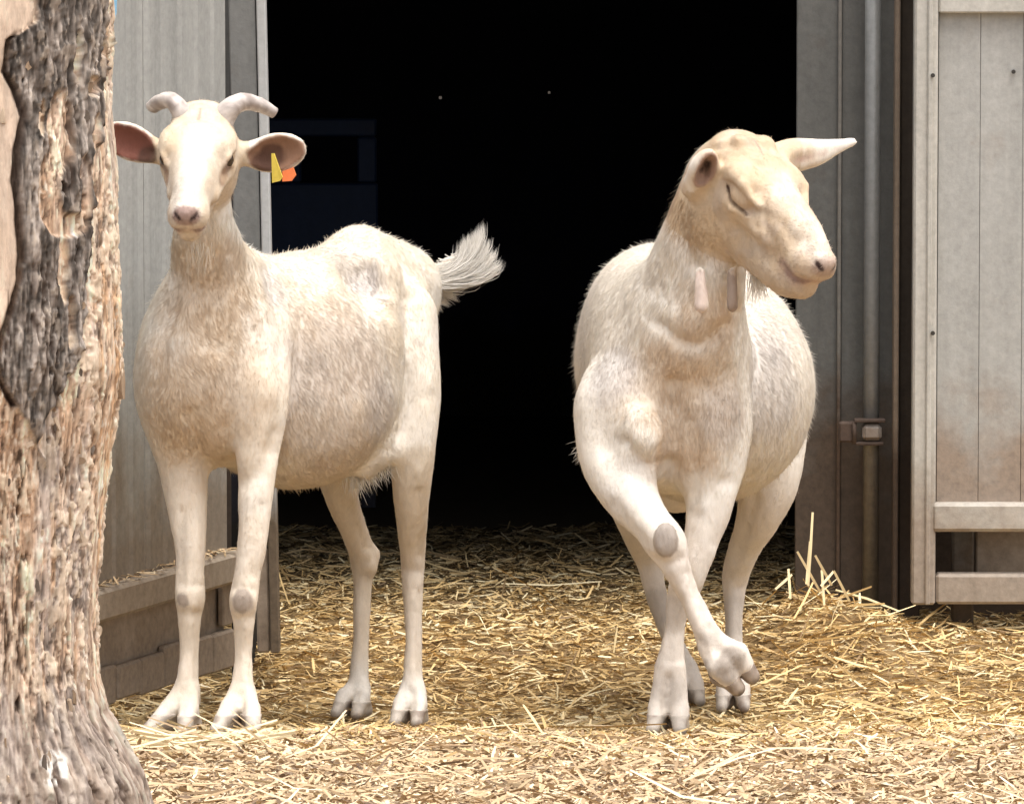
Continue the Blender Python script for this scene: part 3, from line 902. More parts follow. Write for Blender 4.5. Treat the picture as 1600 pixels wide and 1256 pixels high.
def head_colour(col, V, H, closed):
    L = H.loc(V)
    near = (np.abs(L[:, 0]) < .075) & (L[:, 1] > -.07) & (L[:, 1] < .25) & (np.abs(L[:, 2]) < .11)
    ax = np.abs(L[:, 0])
    def put(c, f):
        nonlocal col
        col = lerp(col, np.asarray(c), np.clip(f * near, 0, 1)[:, None])
    put(WHITE, sstep(.034, .012, ax) * sstep(.03, .07, L[:, 1]) * sstep(-.03, .0, L[:, 2]) * (.25 if closed else .5))                # pale blaze
    put([.72, .60, .42], .5 * sstep(.03, .05, ax) * sstep(.12, .02, L[:, 1]))
    side = 1 - sstep(.034, .014, ax) * sstep(.02, .06, L[:, 1]) * sstep(-.03, .0, L[:, 2])
    mott = fbm(L * 55, 3, 52)
    put([.58, .44, .295], (.72 if closed else .52) * (.45 + .55 * side) * (.6 + .8 * mott))
    put([.50, .42, .37], sstep(.55, .7, fbm(L * 30, 3, 53)) * .35)
    nose = np.linalg.norm((L - [0, .222, -.004]) / [.0245, .017, .0165], axis=1)
    put(PINK, sstep(1.2, .85, nose) * (.6 if closed else 1))
    A2 = np.stack([ax, L[:, 1], L[:, 2]], 1)
    a, b_ = np.array([.0085, .227, -.0095]), np.array([.0200, .2165, .0005])
    tt = np.clip(((A2 - a) @ (b_ - a)) / ((b_ - a) @ (b_ - a)), 0, 1)
    put([.04, .02, .018], sstep(.0058, .0030, np.linalg.norm(A2 - a - tt[:, None] * (b_ - a), axis=1)))
    # mouth line
    m = np.array(MOUTH)
    A = np.stack([ax, L[:, 1], L[:, 2]], 1); best = np.full(len(V), 9.)
    for a, b in zip(m[:-1], m[1:]):
        t = np.clip(((A - a) @ (b - a)) / ((b - a) @ (b - a)), 0, 1)
        best = np.minimum(best, np.linalg.norm(A - a - t[:, None] * (b - a), axis=1))
    put([.12, .055, .04], sstep(.0105, .005, best))
    put([.62, .46, .40], sstep(.016, .006, best) * .5)
    # eye rims
    e = np.linalg.norm((A - [.051, .060, .004]) / [.03, .027, .0135], axis=1)
    if closed:
        put([.58, .43, .29], sstep(1.5, .8, e) * .6)
        sl = np.full(len(V), 9.)
        for a, b in SLIT:
            a, b = np.array(a), np.array(b)
            t = np.clip(((A - a) @ (b - a)) / ((b - a) @ (b - a)), 0, 1)
            sl = np.minimum(sl, np.linalg.norm(A - a - t[:, None] * (b - a), axis=1))
        put([.10, .058, .04], sstep(.0046, .0022, sl))
        put([.45, .31, .20], sstep(.004, .001, np.abs(A[:, 2] - .0175 + (A[:, 1] - .055) ** 2 * 9)) * (ax > .04) * sstep(.04, .03, np.abs(A[:, 1] - .055)) * .7)
    else:
        put([.20, .11, .065], sstep(1.2, .7, e) * .97)
        td = np.linalg.norm((A - [.045, .090, -.010]) / [.013, .020, .014], axis=1)
        put([.33, .20, .125], sstep(1.25, .5, td) * .85)
    # crease and bumps on the poll
    cr = sstep(.0035, .001, ax) * sstep(.019, .014, np.abs(L[:, 1] - .003)) * (L[:, 2] > .03)
    put([.36, .28, .23], cr * .8)
    wr = np.maximum(sstep(.003, .001, np.abs(L[:, 1] - .023 - .002 * np.sin(L[:, 0] * 160))), .6 * sstep(.003, .001, np.abs(L[:, 1] + .012 - .003 * np.sin(L[:, 0] * 120 + 1)))) * sstep(.034, .02, ax) * (L[:, 2] > .025)
    put([.52, .43, .33], wr * .6)
    put([.66, .50, .33], sstep(.45, .65, fbm(L * 38, 3, 51)) * sstep(.016, .036, ax) * .55)
    return col

def ear_colour(col, V, inner, k=.004):
    f = sstep(k * 1.6, k * .3, prim_at(inner[0], V) + (fbm(V * 80, 3, 57) - .5) * .008)
    return lerp(col, np.asarray(inner[1]), f[:, None])

def Pinv(V):
    dy, dz = V[:, 1] + CAM_D, V[:, 2] - CAM_H
    f = dy * _cp - dz * _sp; u = dy * _sp + dz * _cp
    return np.stack([800 + 10000 * V[:, 0] / f, 628 - 10000 * u / f], 1)
def sculpt(V, Q, strokes):
    """press grooves (depth > 0) and raise ridges (depth < 0) along lines given on the animal's front; each acts within a depth range only"""
    Nv = vert_normals(V, Q); S = Pinv(V); face = np.clip(-Nv[:, 1] * 2.2, 0, 1); D = np.zeros(len(V))
    wob = (fbm(V * 25, 2, 55) - .5) * 6
    for pts, w, dep, d0, d1 in strokes:
        w = w * 1.35 + 1
        q = spline(pts, 6); best = np.full(len(V), 1e9)
        bb = (S[:, 0] > q[:, 0].min() - 4 * w) & (S[:, 0] < q[:, 0].max() + 4 * w) & (S[:, 1] > q[:, 1].min() - 4 * w) & (S[:, 1] < q[:, 1].max() + 4 * w) & (V[:, 1] > d0) & (V[:, 1] < d1)
        I = np.where(bb)[0]
        if not len(I): continue
        s = S[I] + np.stack([wob[I], wob[I] * .3], 1) * min(1, w / 9); bt = np.full(len(I), 1e9); tb = np.zeros(len(I)); m = len(q) - 1
        for k in range(m):
            a, e = q[k], q[k + 1] - q[k]
            tt = np.clip(((s - a) @ e) / (e @ e + 1e-9), 0, 1)
            dd = np.linalg.norm(s - a - tt[:, None] * e, axis=1); u = dd < bt
            bt[u] = dd[u]; tb[u] = ((k + tt) / m)[u]
        D[I] -= .68 * dep * np.exp(-(bt / w) ** 2)
    return V + Nv * (D * face)[:, None]
def finish_goat(name, F, hoofs, colour, label, group, dark_hoof, density=270000, bare=None, strokes=()):
    V, Q = surface_nets(F)
    V = relax(V, Q, 2, .45)
    if strokes: V = relax(sculpt(V, Q, strokes), Q, 4, .5)
    Nv = vert_normals(V, Q)
    # shallow relief of the coat
    V = V + Nv * ((fbm(V * np.array([60, 60, 25]), 3, 77) - .5) * .0035 * np.clip((.95 - V[:, 2]) * 4, .15, 1))[:, None]
    col = colour(V, Nv)
    t = empty(name)
    tag(t, label, 'goat', group)
    body = mesh_obj('body', V, Q, M['skin'], t, True, col, 4)
    Nv = vert_normals(V, Q)
    strands('coat', V, Q, Nv, col, F.prims, body, density, bare)
    for i, hf in enumerate(hoofs): hoof_mesh(hf, t, dark_hoof[i])
    return t, V, Q, Nv, col

def horn(parent, pts, rads, n=18):
    P_ = [np.asarray(p) for p in pts]
    # resample smoothly
    out, rr = [], []
    for i in range(len(P_) - 1):
        p0, p1, p2, p3 = P_[max(i - 1, 0)], P_[i], P_[i + 1], P_[min(i + 2, len(P_) - 1)]
        for s in np.linspace(0, 1, 7)[: 6 if i < len(P_) - 2 else 7]:
            out.append(.5 * (2 * p1 + (p2 - p0) * s + (2 * p0 - 5 * p1 + 4 * p2 - p3) * s * s + (3 * p1 - p0 - 3 * p2 + p3) * s ** 3))
            rr.append(lerp(rads[i], rads[i + 1], s) * (1 + .016 * math.sin(len(out) * 2.1) + .02 * math.sin(len(out) * .9 + i)))
    e = out[-1] + (out[-1] - out[-2]) * .12
    out.append(e); rr.append(rr[-1] * .75)
    mb = MB().tube(out, rr, n, True, .8)
    V = np.array(mb.V); q = fbm(V * 70, 3, 6)[:, None]
    ring = np.repeat(.5 + .5 * np.sin(np.arange(len(out)) * 2.1 + 1), n)[:, None]
    c = lerp(np.array([.36, .30, .27]), np.array([.68, .61, .56]), sstep(.25, .7, q * .9 + ring * .1))
    return mesh_obj('horn', V, mb.F, M['horn'], parent, True, c)

def build_goat_one():
    F = Field((-.74, -.36, -.12), (.02, .86, 1.06), GRID)
    a = math.radians(28); ax = np.array([[math.sin(a), math.cos(a), 0], [math.cos(a), -math.sin(a), 0], [0, 0, 1.0]])
    def E(px, py, d, r, fur=.016, k=.06, flow=None, A=ax):
        pr = Ell(P(px, py, d), r, A, (ax[0] * .8 + np.array([0, 0, -.5])) if flow is None else flow, fur); F.apply(pr, k); F.prims.append(pr)
    E(475, 566, .34, (.26, .148, .180), .02)                # barrel
    E(338, 572, .13, (.165, .106, .160), .018)               # chest
    E(575, 495, .50, (.165, .088, .138), .018)              # rump
    E(462, 645, .29, (.17, .130, .118), .02, .05)           # belly
    E(395, 485, .20, (.10, .055, .07), .016)                # withers
    # hook bones, tail head, flank fold
    for (p, r) in (((585, 425, .40), 30), ((560, 392, .46), 32), ((640, 440, .58), 40)):
        pr = Ell(P(*p), (mmr(r, p[2]),) * 3, None, (.4, .6, -.6), .014); F.apply(pr, .05); F.prims.append(pr)
    # paralumbar hollow behind the ribs
    F.apply(Ell(P(578, 440, .30), (.035, .035, .04)), .05, True)
    chain(F, [(318, 300, .0, 42), (319, 370, .01, 47), (324, 440, .06, 57), (336, 530, .13, 90)], .05, .02)
    chain(F, [(328, 380, .05, 38), (380, 460, .2, 48)], .05, .018)
    chain(F, [(272, 520, .12, 40), (270, 610, .09, 56), (286, 730, .09, 39), (297, 850, .05, 25), (297, 895, .04, 22.5), (297, 932, .033, 23.5), (296, 968, .035, 18.5), (296, 1020, .035, 15.5), (292, 1074, .02, 19)], .03)
    chain(F, [(406, 520, .10, 40), (404, 610, .05, 49), (402, 730, .03, 31), (394, 850, .0, 23.5), (386, 898, -.01, 21), (381, 938, -.018, 23), (381, 972, -.015, 17.5), (380, 1020, -.015, 14.5), (379, 1078, -.03, 18.5)], .03)
    chain(F, [(618, 500, .46, 66), (640, 610, .42, 49), (643, 700, .40, 38), (643, 790, .42, 27), (645, 875, .47, 19.5), (645, 910, .47, 17.5), (646, 1000, .45, 13.5), (645, 1072, .43, 17.5)], .022)
    chain(F, [(575, 570, .56, 62), (530, 700, .52, 40), (533, 770, .53, 28), (552, 830, .57, 20), (566, 880, .60, 18), (566, 925, .60, 15), (564, 1000, .58, 13), (560, 1072, .56, 16.5)], .03)
    F.apply(C_((583, 866, .61), 9, (578, 885, .6), 12), .014)           # point of the hock
    F.apply(C_((548, 790, .56), 7, (583, 866, .61), 7), .016)           # tendon
    # tail: short and raised
    chain(F, [(630, 445, .58, 24), (655, 436, .64, 19), (685, 428, .67, 15), (712, 408, .69, 9)], .02, .02)
    # brisket fold
    F.apply(C_((318, 690, -.04), 5, (335, 745, -.02), 9), .03, True)
    F.apply(C_((600, 700, .36), 26, (570, 728, .35), 20), .03)          # flank skin
    H = Head(P(314, 224, -.07), (-.065, -.89, -.45), roll=math.radians(1), sc=1.0)
    grow_head(F, H)
    # ears
    ears = []
    e1 = H.A
    def ear(base, mid, tip, w, th, nrm, inner_c, carve=True):
        b, m, t_ = P(*base), P(*mid), P(*tip)
        axl = (t_ - b); Ln = np.linalg.norm(axl); axl /= Ln
        nr = np.asarray(nrm, float); nr -= (nr @ axl) * axl; nr /= np.linalg.norm(nr); wd = np.cross(nr, axl)
        A = np.array([axl, wd, nr])
        pr = Cone(b, .019, m, .02, .004); F.apply(pr, .012); F.prims.append(pr)
        pr = Ell(m, (Ln * .5, w, th), A, axl, .004); F.apply(pr, .010); F.prims.append(pr)
        inner = Ell(m + nr * th * .95 + axl * .002, (Ln * .43, w * .80, th * 1.15), A)
        F.apply(inner, .004, True)
        ears.append((inner, inner_c))
    ear((384, 240, -.06), (432, 239, -.065), (480, 222, -.07), .032, .014, (-.15, -1, -.15), (.30, .17, .11))
    ear((248, 238, -.06), (203, 222, -.06), (160, 200, -.05), .030, .014, (.15, -1, -.25), (.22, .085, .06))
    F.apply(C_((396, 246, -.078), 9, (425, 252, -.082), 13), .008, True)
    F.apply(C_((236, 240, -.078), 8, (215, 238, -.08), 12), .008, True)
    hoofs = []
    gz = lambda q: float(ground_z(np.array(q[0]), np.array(q[1])))
    for (fp, rf, fw) in (((292, 1078, .02), 19, (-.42, -.9, 0)), ((379, 1082, -.03), 18.5, (-.12, -1, 0)), ((645, 1075, .43), 17, (-.2, -1, 0)), ((560, 1075, .56), 16.5, (-.35, -.95, 0))):
        q = P(*fp); foot(F, hoofs, q, mmr(rf, fp[2]), fw, gz(q) + .013, spread=.027 if fp[2] < .1 else .018, reach=.064 if fp[2] < .1 else .056, size=1.12 if fp[2] < .1 else 1.0)

    def colour(V, Nv):
        n1 = fbm(V * 9, 4, 21); n2 = fbm(V * 30, 3, 22)
        col = np.tile(CREAM, (len(V), 1))
        col = lerp(col, WHITE, (sstep(.45, .7, n1) * .6)[:, None])
        neck = np.maximum.reduce([blob(V, 330, 470, -.02, .10), blob(V, 320, 620, -.05, .13), blob(V, 300, 700, 0, .10)])
        col = lerp(col, TAN, (neck * (.30 + .45 * n2))[:, None])
        side = np.maximum(blob(V, 500, 600, .18, .15), blob(V, 540, 690, .2, .10))
        col = lerp(col, np.array([.66, .54, .44]), (side * (.30 + .4 * n2))[:, None])
        for (x, y, d, r, s) in ((578, 440, .34, .035, .9), (530, 420, .36, .06, .45), (425, 455, .12, .04, .55), (600, 640, .26, .06, .5), (450, 590, .13, .07, .3), (660, 520, .45, .05, .3)):
            col = lerp(col, GREYP, (blob(V, x, y, d, r) * s)[:, None])
        legs = sstep(.42, .30, V[:, 2])
        col = lerp(col, np.array([.70, .58, .46]), (legs * .45 * (.5 + n1))[:, None])
        for (x, y, d, r) in ((378, 940, -.04, .019), (284, 938, .01, .012)):
            col = lerp(col, np.array([.38, .31, .26]), (blob(V, x, y, d, r, .4) * .85)[:, None])
        col = lerp(col, WHITE, (sstep(.06, .01, V[:, 2]) * .6)[:, None])
        col = head_colour(col, V, H, False)
        for e in ears: col = ear_colour(col, V, e, .005)
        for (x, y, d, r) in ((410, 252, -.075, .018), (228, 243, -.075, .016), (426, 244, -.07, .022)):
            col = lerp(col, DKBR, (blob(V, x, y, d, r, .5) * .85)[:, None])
        return np.clip(col, 0, .9)
    t, V, Q, Nv, col = finish_goat('goat', F, hoofs, colour, 'horned cream goat facing the camera with ear tags and raised tail', 'the two cream goats', [.1, .1, .2, .35], strokes=[
        ([(420, 425), (436, 520), (440, 620), (430, 705)], 10, .010, -.2, .4), ([(408, 440), (418, 520), (420, 620)], 12, -.006, -.2, .3),
        ([(645, 470), (634, 560), (636, 640), (618, 705)], 10, .012, .1, .7), ([(520, 455), (575, 485), (618, 520), (626, 600), (618, 660)], 9, -.007, .0, .6),
        ([(575, 425), (580, 455)], 22, .016, .1, .7), ([(505, 425), (545, 430)], 26, .007, .1, .6), ([(596, 392), (604, 440), (612, 470)], 9, -.008, .1, .7),
        ([(660, 455), (668, 520), (668, 600)], 10, -.005, .3, .8), ([(282, 405), (265, 490), (248, 600)], 11, .008, -.3, .4), ([(368, 400), (388, 470), (412, 560)], 12, .009, -.3, .3),
        ([(306, 395), (312, 470), (318, 540)], 8, .006, -.3, .3), ([(334, 395), (338, 470), (345, 540)], 8, .005, -.3, .3), ([(322, 395), (325, 480)], 7, -.005, -.3, .3),
        ([(298, 650), (312, 705), (340, 742)], 9, .012, -.3, .3), ([(432, 680), (412, 735), (380, 755)], 9, .008, -.3, .3), ([(345, 690), (380, 715)], 14, -.006, -.3, .2),
        ([(460, 560), (520, 600), (590, 590)], 26, .005, .0, .5), ([(470, 700), (540, 700), (600, 670)], 16, -.004, .0, .5),
        ([(655, 770), (657, 868)], 6, .007, .3, .7), ([(548, 795), (572, 856)], 6, .007, .4, .8), ([(655, 925), (655, 1060)], 4, .005, .3, .7), ([(574, 900), (570, 1055)], 4, .005, .4, .8),
        ([(308, 960), (308, 1060)], 4, .005, -.2, .2), ([(284, 800), (282, 905)], 6, .006, -.2, .2), ([(372, 970), (371, 1062)], 4, .005, -.2, .2), ([(408, 790), (398, 900)], 6, .006, -.2, .2),
        ([(281, 915), (313, 915)], 5, .004, -.2, .2), ([(281, 958), (313, 960)], 5, .004, -.2, .2), ([(364, 918), (398, 920)], 5, .004, -.2, .2), ([(364, 964), (398, 964)], 5, .004, -.2, .2),
        ([(292, 1084), (286, 1120)], 4, .006, -.2, .2), ([(377, 1086), (374, 1120)], 4, .006, -.2, .2), ([(643, 1082), (643, 1120)], 4, .006, .3, .7), ([(558, 1082), (556, 1120)], 4, .006, .4, .8)])
    # horns
    horn(t, [P(300, 212, -.075), P(285, 178, -.07), P(268, 158, -.06), P(250, 160, -.045), P(238, 168, -.03)], [.022, .0195, .017, .014, .012])
    horn(t, [P(338, 208, -.07), P(356, 174, -.065), P(378, 160, -.055), P(404, 164, -.045), P(429, 177, -.035)], [.025, .0215, .018, .0145, .0105])
    for sx in (-1, 1):
        eb = MB().tube([H.w((sx * .039, .057, .005)), H.w((sx * .045, .0585, .005)), H.w((sx * .051, .0595, .005)), H.w((sx * .0555, .060, .005)), H.w((sx * .0575, .060, .005))], [.013, .0135, .012, .008, .0015], 18)
        eb.build('eye', M['eye'], t, True)
    # ear tags
    c0 = P(428, 262, -.082)
    y1 = MB(); y1.V = [P(424, 240, -.088), P(428, 240, -.088), P(441, 277, -.090), P(437, 283, -.089), P(425, 286, -.088)]
    y1.V += [v + np.array([.001, .0022, .0]) for v in y1.V]
    y1.F = [[0, 1, 2, 3, 4], [9, 8, 7, 6, 5]] + [[i, i + 5, (i + 1) % 5 + 5, (i + 1) % 5] for i in range(5)]
    y1.build('ear_tag', M['tag_yellow'], t)
    o1 = MB(); o1.V = [P(441, 268, -.070), P(458, 262, -.070), P(462, 274, -.071), P(455, 283, -.072), P(441, 284, -.072)]
    o1.V += [v + np.array([.001, .0022, .0]) for v in o1.V]; o1.F = y1.F
    o1.build('ear_tag', M['tag_orange'], t)
    # tail tuft
    tips = [(757, 348), (745, 360), (733, 366), (768, 374), (778, 390), (787, 408), (783, 418), (772, 424), (757, 432), (740, 440), (724, 448), (717, 468), (702, 478), (690, 486), (750, 380), (765, 400)]
    n = 3600; ci = RNG.integers(0, len(tips), n); s = RNG.random(n)
    core = spline([P(640, 442, .61), P(672, 432, .66), P(704, 414, .69)], 8)
    low = np.isin(ci, (11, 12, 13))
    s = np.where(low, s * .35, .25 + .75 * s)
    k = np.clip((s * (len(core) - 1)).astype(int), 0, len(core) - 1)
    root = core[k] + RNG.normal(0, .0065, (n, 3))
    tip = np.array([P(x, y, .70) for x, y in tips])[ci] + RNG.normal(0, .0035, (n, 3)) * [1, 2.5, 1]
    tip = lerp(root, tip, RNG.uniform(.72, 1.0, n)[:, None])
    ln = np.linalg.norm(tip - root, axis=1)[:, None]
    ctrl = lerp(root, tip, .55) + np.array([.35, 0, -.22]) * ln * np.where(low, -.3, 1)[:, None]
    seg = 6; rows = []
    side = np.cross(tip - root, RNG.normal(0, 1, (n, 3))); side /= np.linalg.norm(side, axis=1)[:, None]
    for q in range(seg + 1):
        u = q / seg; pos = root * (1 - u) ** 2 + ctrl * 2 * u * (1 - u) + tip * u * u; w = .0019 * (1 - u) ** .6 + .0001
        rows += [pos - side * w / 2, pos + side * w / 2]
    Vt = np.stack(rows, 1).reshape(-1, 3); kk = 2 * (seg + 1); b0 = (np.arange(n) * kk)[:, None]
    Ft = np.concatenate([b0 + np.array([2 * q, 2 * q + 1, 2 * q + 3, 2 * q + 2]) for q in range(seg)], 1).reshape(-1, 4)
    tag(mesh_obj('tail_hair', Vt, Ft, M['hair'], t, True, np.repeat(np.clip(WHITE * RNG.uniform(.9, 1.05, (n, 1)), 0, .92), kk, 0), 4), kind='stuff')
    # belly fringe, crest along the spine, beard
    n = 500
    s = RNG.random(n)[:, None]
    root = lerp(P(545, 742, .34), P(615, 700, .38), s) + RNG.normal(0, .006, (n, 3))
    tuft('belly_hair', root, np.array([.2, .1, -.9]) + RNG.normal(0, .3, (n, 3)), RNG.uniform(.02, .05, n), np.full(n, .0016), np.clip(WHITE * RNG.uniform(.85, 1.1, (n, 1)), 0, .9), t, .3, .2)
    top = V[(Nv[:, 2] > .75) & (V[:, 2] > P(0, 470, .3)[2]) & (V[:, 1] > .12)]
    root = top[RNG.integers(0, len(top), 1500)]
    tuft('spine_hair', root, ax[0] + np.array([0, 0, .3]) + RNG.normal(0, .2, (1500, 3)), RNG.uniform(.005, .013, 1500), np.full(1500, .0012), np.clip(WHITE * RNG.uniform(.85, 1.1, (1500, 1)), 0, .9), t, .3, .3)
    n = 60
    root = P(312, 385, -.06) + RNG.normal(0, .005, (n, 3)) * [2, 1, 1]
    tuft('throat_hair', root, np.array([0, -.25, -1]) + RNG.normal(0, .15, (n, 3)), RNG.uniform(.02, .05, n), np.full(n, .0014), np.clip(CREAM * RNG.uniform(.9, 1.1, (n, 1)), 0, .9), t, .2, .2)

def build_goat_two():
    F = Field((.04, -.36, -.12), (.60, 1.02, 1.02), GRID)
    def E(px, py, d, r, fur=.018, k=.06, flow=(0, .8, -.5), A=None):
        pr = Ell(P(px, py, d), r, A, flow, fur); F.apply(pr, k); F.prims.append(pr)
    E(1085, 588, .45, (.186, .30, .190), .02)               # barrel
    E(1112, 630, .42, (.150, .24, .15), .02)                # belly sag to the right
    E(1042, 590, .14, (.118, .15, .185), .018, .07, (0, .15, -1))         # chest
    E(1040, 470, .30, (.095, .18, .090), .018, .06)         # withers
    E(1000, 535, .36, (.088, .22, .125), .018, .07)          # high left side of the ribs
    E(1095, 520, .74, (.12, .16, .15), .018, .06)           # rump
    E(988, 650, .07, (.075, .08, .105), .016, .05, (0, .15, -1))          # right shoulder
    E(1108, 660, .07, (.060, .085, .12), .016, .05, (0, .15, -1))         # left shoulder
    E(1008, 690, -.03, (.042, .035, .055), .016, .03, (0, .15, -1))       # breast muscle
    chain(F, [(1118, 280, -.01, 48), (1102, 350, .0, 60), (1084, 430, .04, 76), (1062, 540, .12, 102)], .05, .022)
    chain(F, [(1125, 340, -.03, 40), (1120, 440, -.02, 40), (1085, 520, .02, 70)], .04, .016)
    # crossing right front leg, mid-step
    chain(F, [(970, 640, .06, 72), (962, 715, .03, 56), (985, 775, -.03, 43), (1015, 815, -.08, 33), (1040, 848, -.11, 33), (1055, 882, -.115, 24), (1078, 932, -.12, 17.5), (1103, 985, -.13, 21), (1114, 1008, -.135, 25)], .03)
    # left front leg, carrying the weight
    chain(F, [(1105, 660, .08, 62), (1112, 735, .05, 46), (1108, 790, .03, 37), (1094, 850, .01, 28), (1072, 912, .0, 26), (1059, 950, .0, 19.5), (1053, 990, .0, 17), (1047, 1045, -.01, 23)], .03)
    # left hind leg
    chain(F, [(1190, 640, .66, 75), (1200, 740, .62, 52), (1188, 800, .62, 37), (1166, 850, .66, 26), (1150, 895, .70, 22), (1147, 935, .70, 17), (1147, 985, .68, 14), (1146, 1048, .66, 17.5)], .03)
    F.apply(C_((1142, 878, .73), 10, (1148, 900, .71), 14), .014)
    # right hind leg
    chain(F, [(985, 640, .72, 70), (985, 740, .70, 50), (995, 810, .72, 34), (1012, 870, .78, 22), (1026, 930, .77, 17), (1045, 985, .75, 15), (1070, 1040, .73, 17)], .03)
    # udder between the hind legs
    E(1060, 745, .60, (.06, .06, .06), .006, .04)
    # breast crease, throat fold
    F.apply(C_((1050, 610, -.03), 6, (1052, 690, -.03), 11), .035, True)
    F.apply(C_((1030, 705, -.05), 7, (1045, 735, -.03), 9), .025, True)
    F.apply(C_((1045, 520, -.065), 4, (1085, 535, -.075), 6), .025, True)
    F.apply(C_((1085, 535, -.075), 6, (1125, 515, -.06), 4), .025, True)
    # knee pad
    F.apply(Ell(P(1040, 841, -.144), (.020, .0085, .027)), .008)
    # wattles
    for (x, d, ln, r) in ((1096, -.098, 60, 11.5), (1146, -.098, 60, 10)):
        pr = C_((x - 2, 425, d + .01), r * .8, (x - 1, 430 + ln - r, d), r, .003); F.apply(pr, .008); F.prims.append(pr)
    H = Head(P(1163, 274, -.06), (.50, -.69, -.52), roll=math.radians(3), sc=1.12)
    grow_head(F, H, True, .010)
    ears = []
    # near ear: folded forward, its dark hollow towards the camera
    b, m = P(1084, 292, -.075), P(1099, 262, -.115)
    axl = P(1112, 236, -.135) - P(1085, 290, -.095); axl /= np.linalg.norm(axl)
    nr = np.array([.25, -1, -.1]); nr -= (nr @ axl) * axl; nr /= np.linalg.norm(nr)
    A = np.array([axl, np.cross(nr, axl), nr])
    pr = Cone(b, .021, m, .018, .004); F.apply(pr, .014); F.prims.append(pr)
    pr = Ell(m, (.037, .0215, .019), A, axl, .004); F.apply(pr, .010); F.prims.append(pr)
    inner = Ell(m + nr * .015 + axl * .004 - A[1] * .002, (.029, .0125, .022), A); F.apply(inner, .004, True)
    ears.append((inner, (.40, .26, .19))); ears.append((Ell(m + nr * .006 + axl * .002 - A[1] * .004, (.010, .003, .009), A), (.05, .028, .02)))
    # far ear: held out level to the right
    b, t_ = P(1222, 248, -.02), P(1337, 221, .02)
    chain(F, [(1212, 250, -.03, 26), (1240, 243, -.02, 27), (1272, 239, -.005, 22), (1304, 230, .005, 13), (1333, 222, .02, 7)], .012, .004)
    F.apply(C_((1246, 255, -.052), 9, (1314, 231, -.012), 4), .012, True)      # fold of the far ear
    ears.append((C_((1246, 255, -.052), 7, (1314, 231, -.012), 3), (.62, .45, .36)))
    # horn bumps
    for x in (-.022, .022):
        F.apply(H.ell((x, -.008, .048), (.013, .015, .010)), .010)
    hoofs = []
    gz = lambda q: float(ground_z(np.array(q[0]), np.array(q[1])))
    q = P(1047, 1045, -.01); foot(F, hoofs, q, .0225, (-.12, -1, 0), gz(q) + .013, spread=.019, size=1.12)
    q = P(1146, 1050, .66); foot(F, hoofs, q, .0175, (-.05, -1, 0), gz(q) + .013)
    q = P(1070, 1040, .73); foot(F, hoofs, q, .0165, (.1, -1, 0), gz(q) + .013)
    q = P(1117, 1012, -.135); foot(F, hoofs, q, .0235, (.30, -1, 0), q[2] - .056, tiltv=(-.36, -.60, .70), spread=.0105, reach=.041, size=1.42, gap=.0112)

    def colour(V, Nv):
        n1 = fbm(V * 9, 4, 31); n2 = fbm(V * 30, 3, 32)
        col = np.tile(lerp(CREAM, WHITE, .5), (len(V), 1))
        tan = np.maximum.reduce([blob(V, 1060, 600, -.03, .085), blob(V, 1065, 700, -.02, .07), blob(V, 1110, 500, -.05, .06), blob(V, 1090, 640, 0, .08), blob(V, 1010, 620, 0, .06) * .6])
        col = lerp(col, TAN, (tan * (.35 + .45 * n2))[:, None])
        for (x, y, d, r, s) in ((965, 590, .02, .05, .6), (1200, 600, .18, .10, .5), (1135, 650, .0, .05, .4), (930, 520, .3, .08, .3), (1190, 520, .25, .07, .3), (985, 760, -.05, .05, .25)):
            col = lerp(col, GREYP, (blob(V, x, y, d, r) * s)[:, None])
        L = H.loc(V); face = sstep(.13, .07, np.abs(L[:, 0])) * sstep(-.10, -.02, L[:, 1]) * (L[:, 1] < .26) * sstep(.14, .08, np.abs(L[:, 2]))
        col = lerp(col, np.array([.63, .46, .30]), (face * sstep(.15, .7, n2) * .85)[:, None])
        col = lerp(col, np.array([.55, .48, .44]), (face * sstep(.5, .7, fbm(V * 22, 3, 35)) * (np.abs(L[:, 0]) < .045) * .5)[:, None])
        legs = sstep(.40, .28, V[:, 2])
        col = lerp(col, np.array([.66, .56, .48]), (legs * .4 * (.5 + n1))[:, None])
        kp = np.linalg.norm((V - P(1040, 842, -.155)) / [.021, .03, .029], axis=1) + (n2 - .5) * .25
        col = lerp(col, np.array([.33, .26, .21]), (sstep(1.2, .98, kp) * .7)[:, None]); col = lerp(col, np.array([.53, .47, .42]), (sstep(.98, .7, kp) * .85)[:, None])
        for x, d, c in ((1096, -.098, (.72, .58, .50)), (1146, -.098, (.30, .215, .165))):
            pr = C_((x - 2, 432, d + .003), 9, (x - 1, 478, d), 10.5)
            col = lerp(col, np.array(c), (sstep(.004, .001, prim_at(pr, V)) * .9)[:, None])
        col = lerp(col, np.array([.3, .24, .2]), (blob(V, 1060, 518, -.065, .014, .6) * .6)[:, None])
        for (x, y, d, r, s) in ((1140, 1040, -.18, .03, .7), (1105, 1045, -.16, .016, .6), (1022, 960, .77, .05, .4), (1110, 990, -.15, .02, .35), (1045, 1080, -.03, .03, .3), (1150, 960, .68, .04, .25), (1050, 960, -.02, .03, .3)):
            col = lerp(col, np.array([.3, .25, .21]), (blob(V, x, y, d, r, .6) * s)[:, None])
        col = head_colour(col, V, H, True)
        for e in ears: col = ear_colour(col, V, e, .004)
        return np.clip(col, 0, .9)
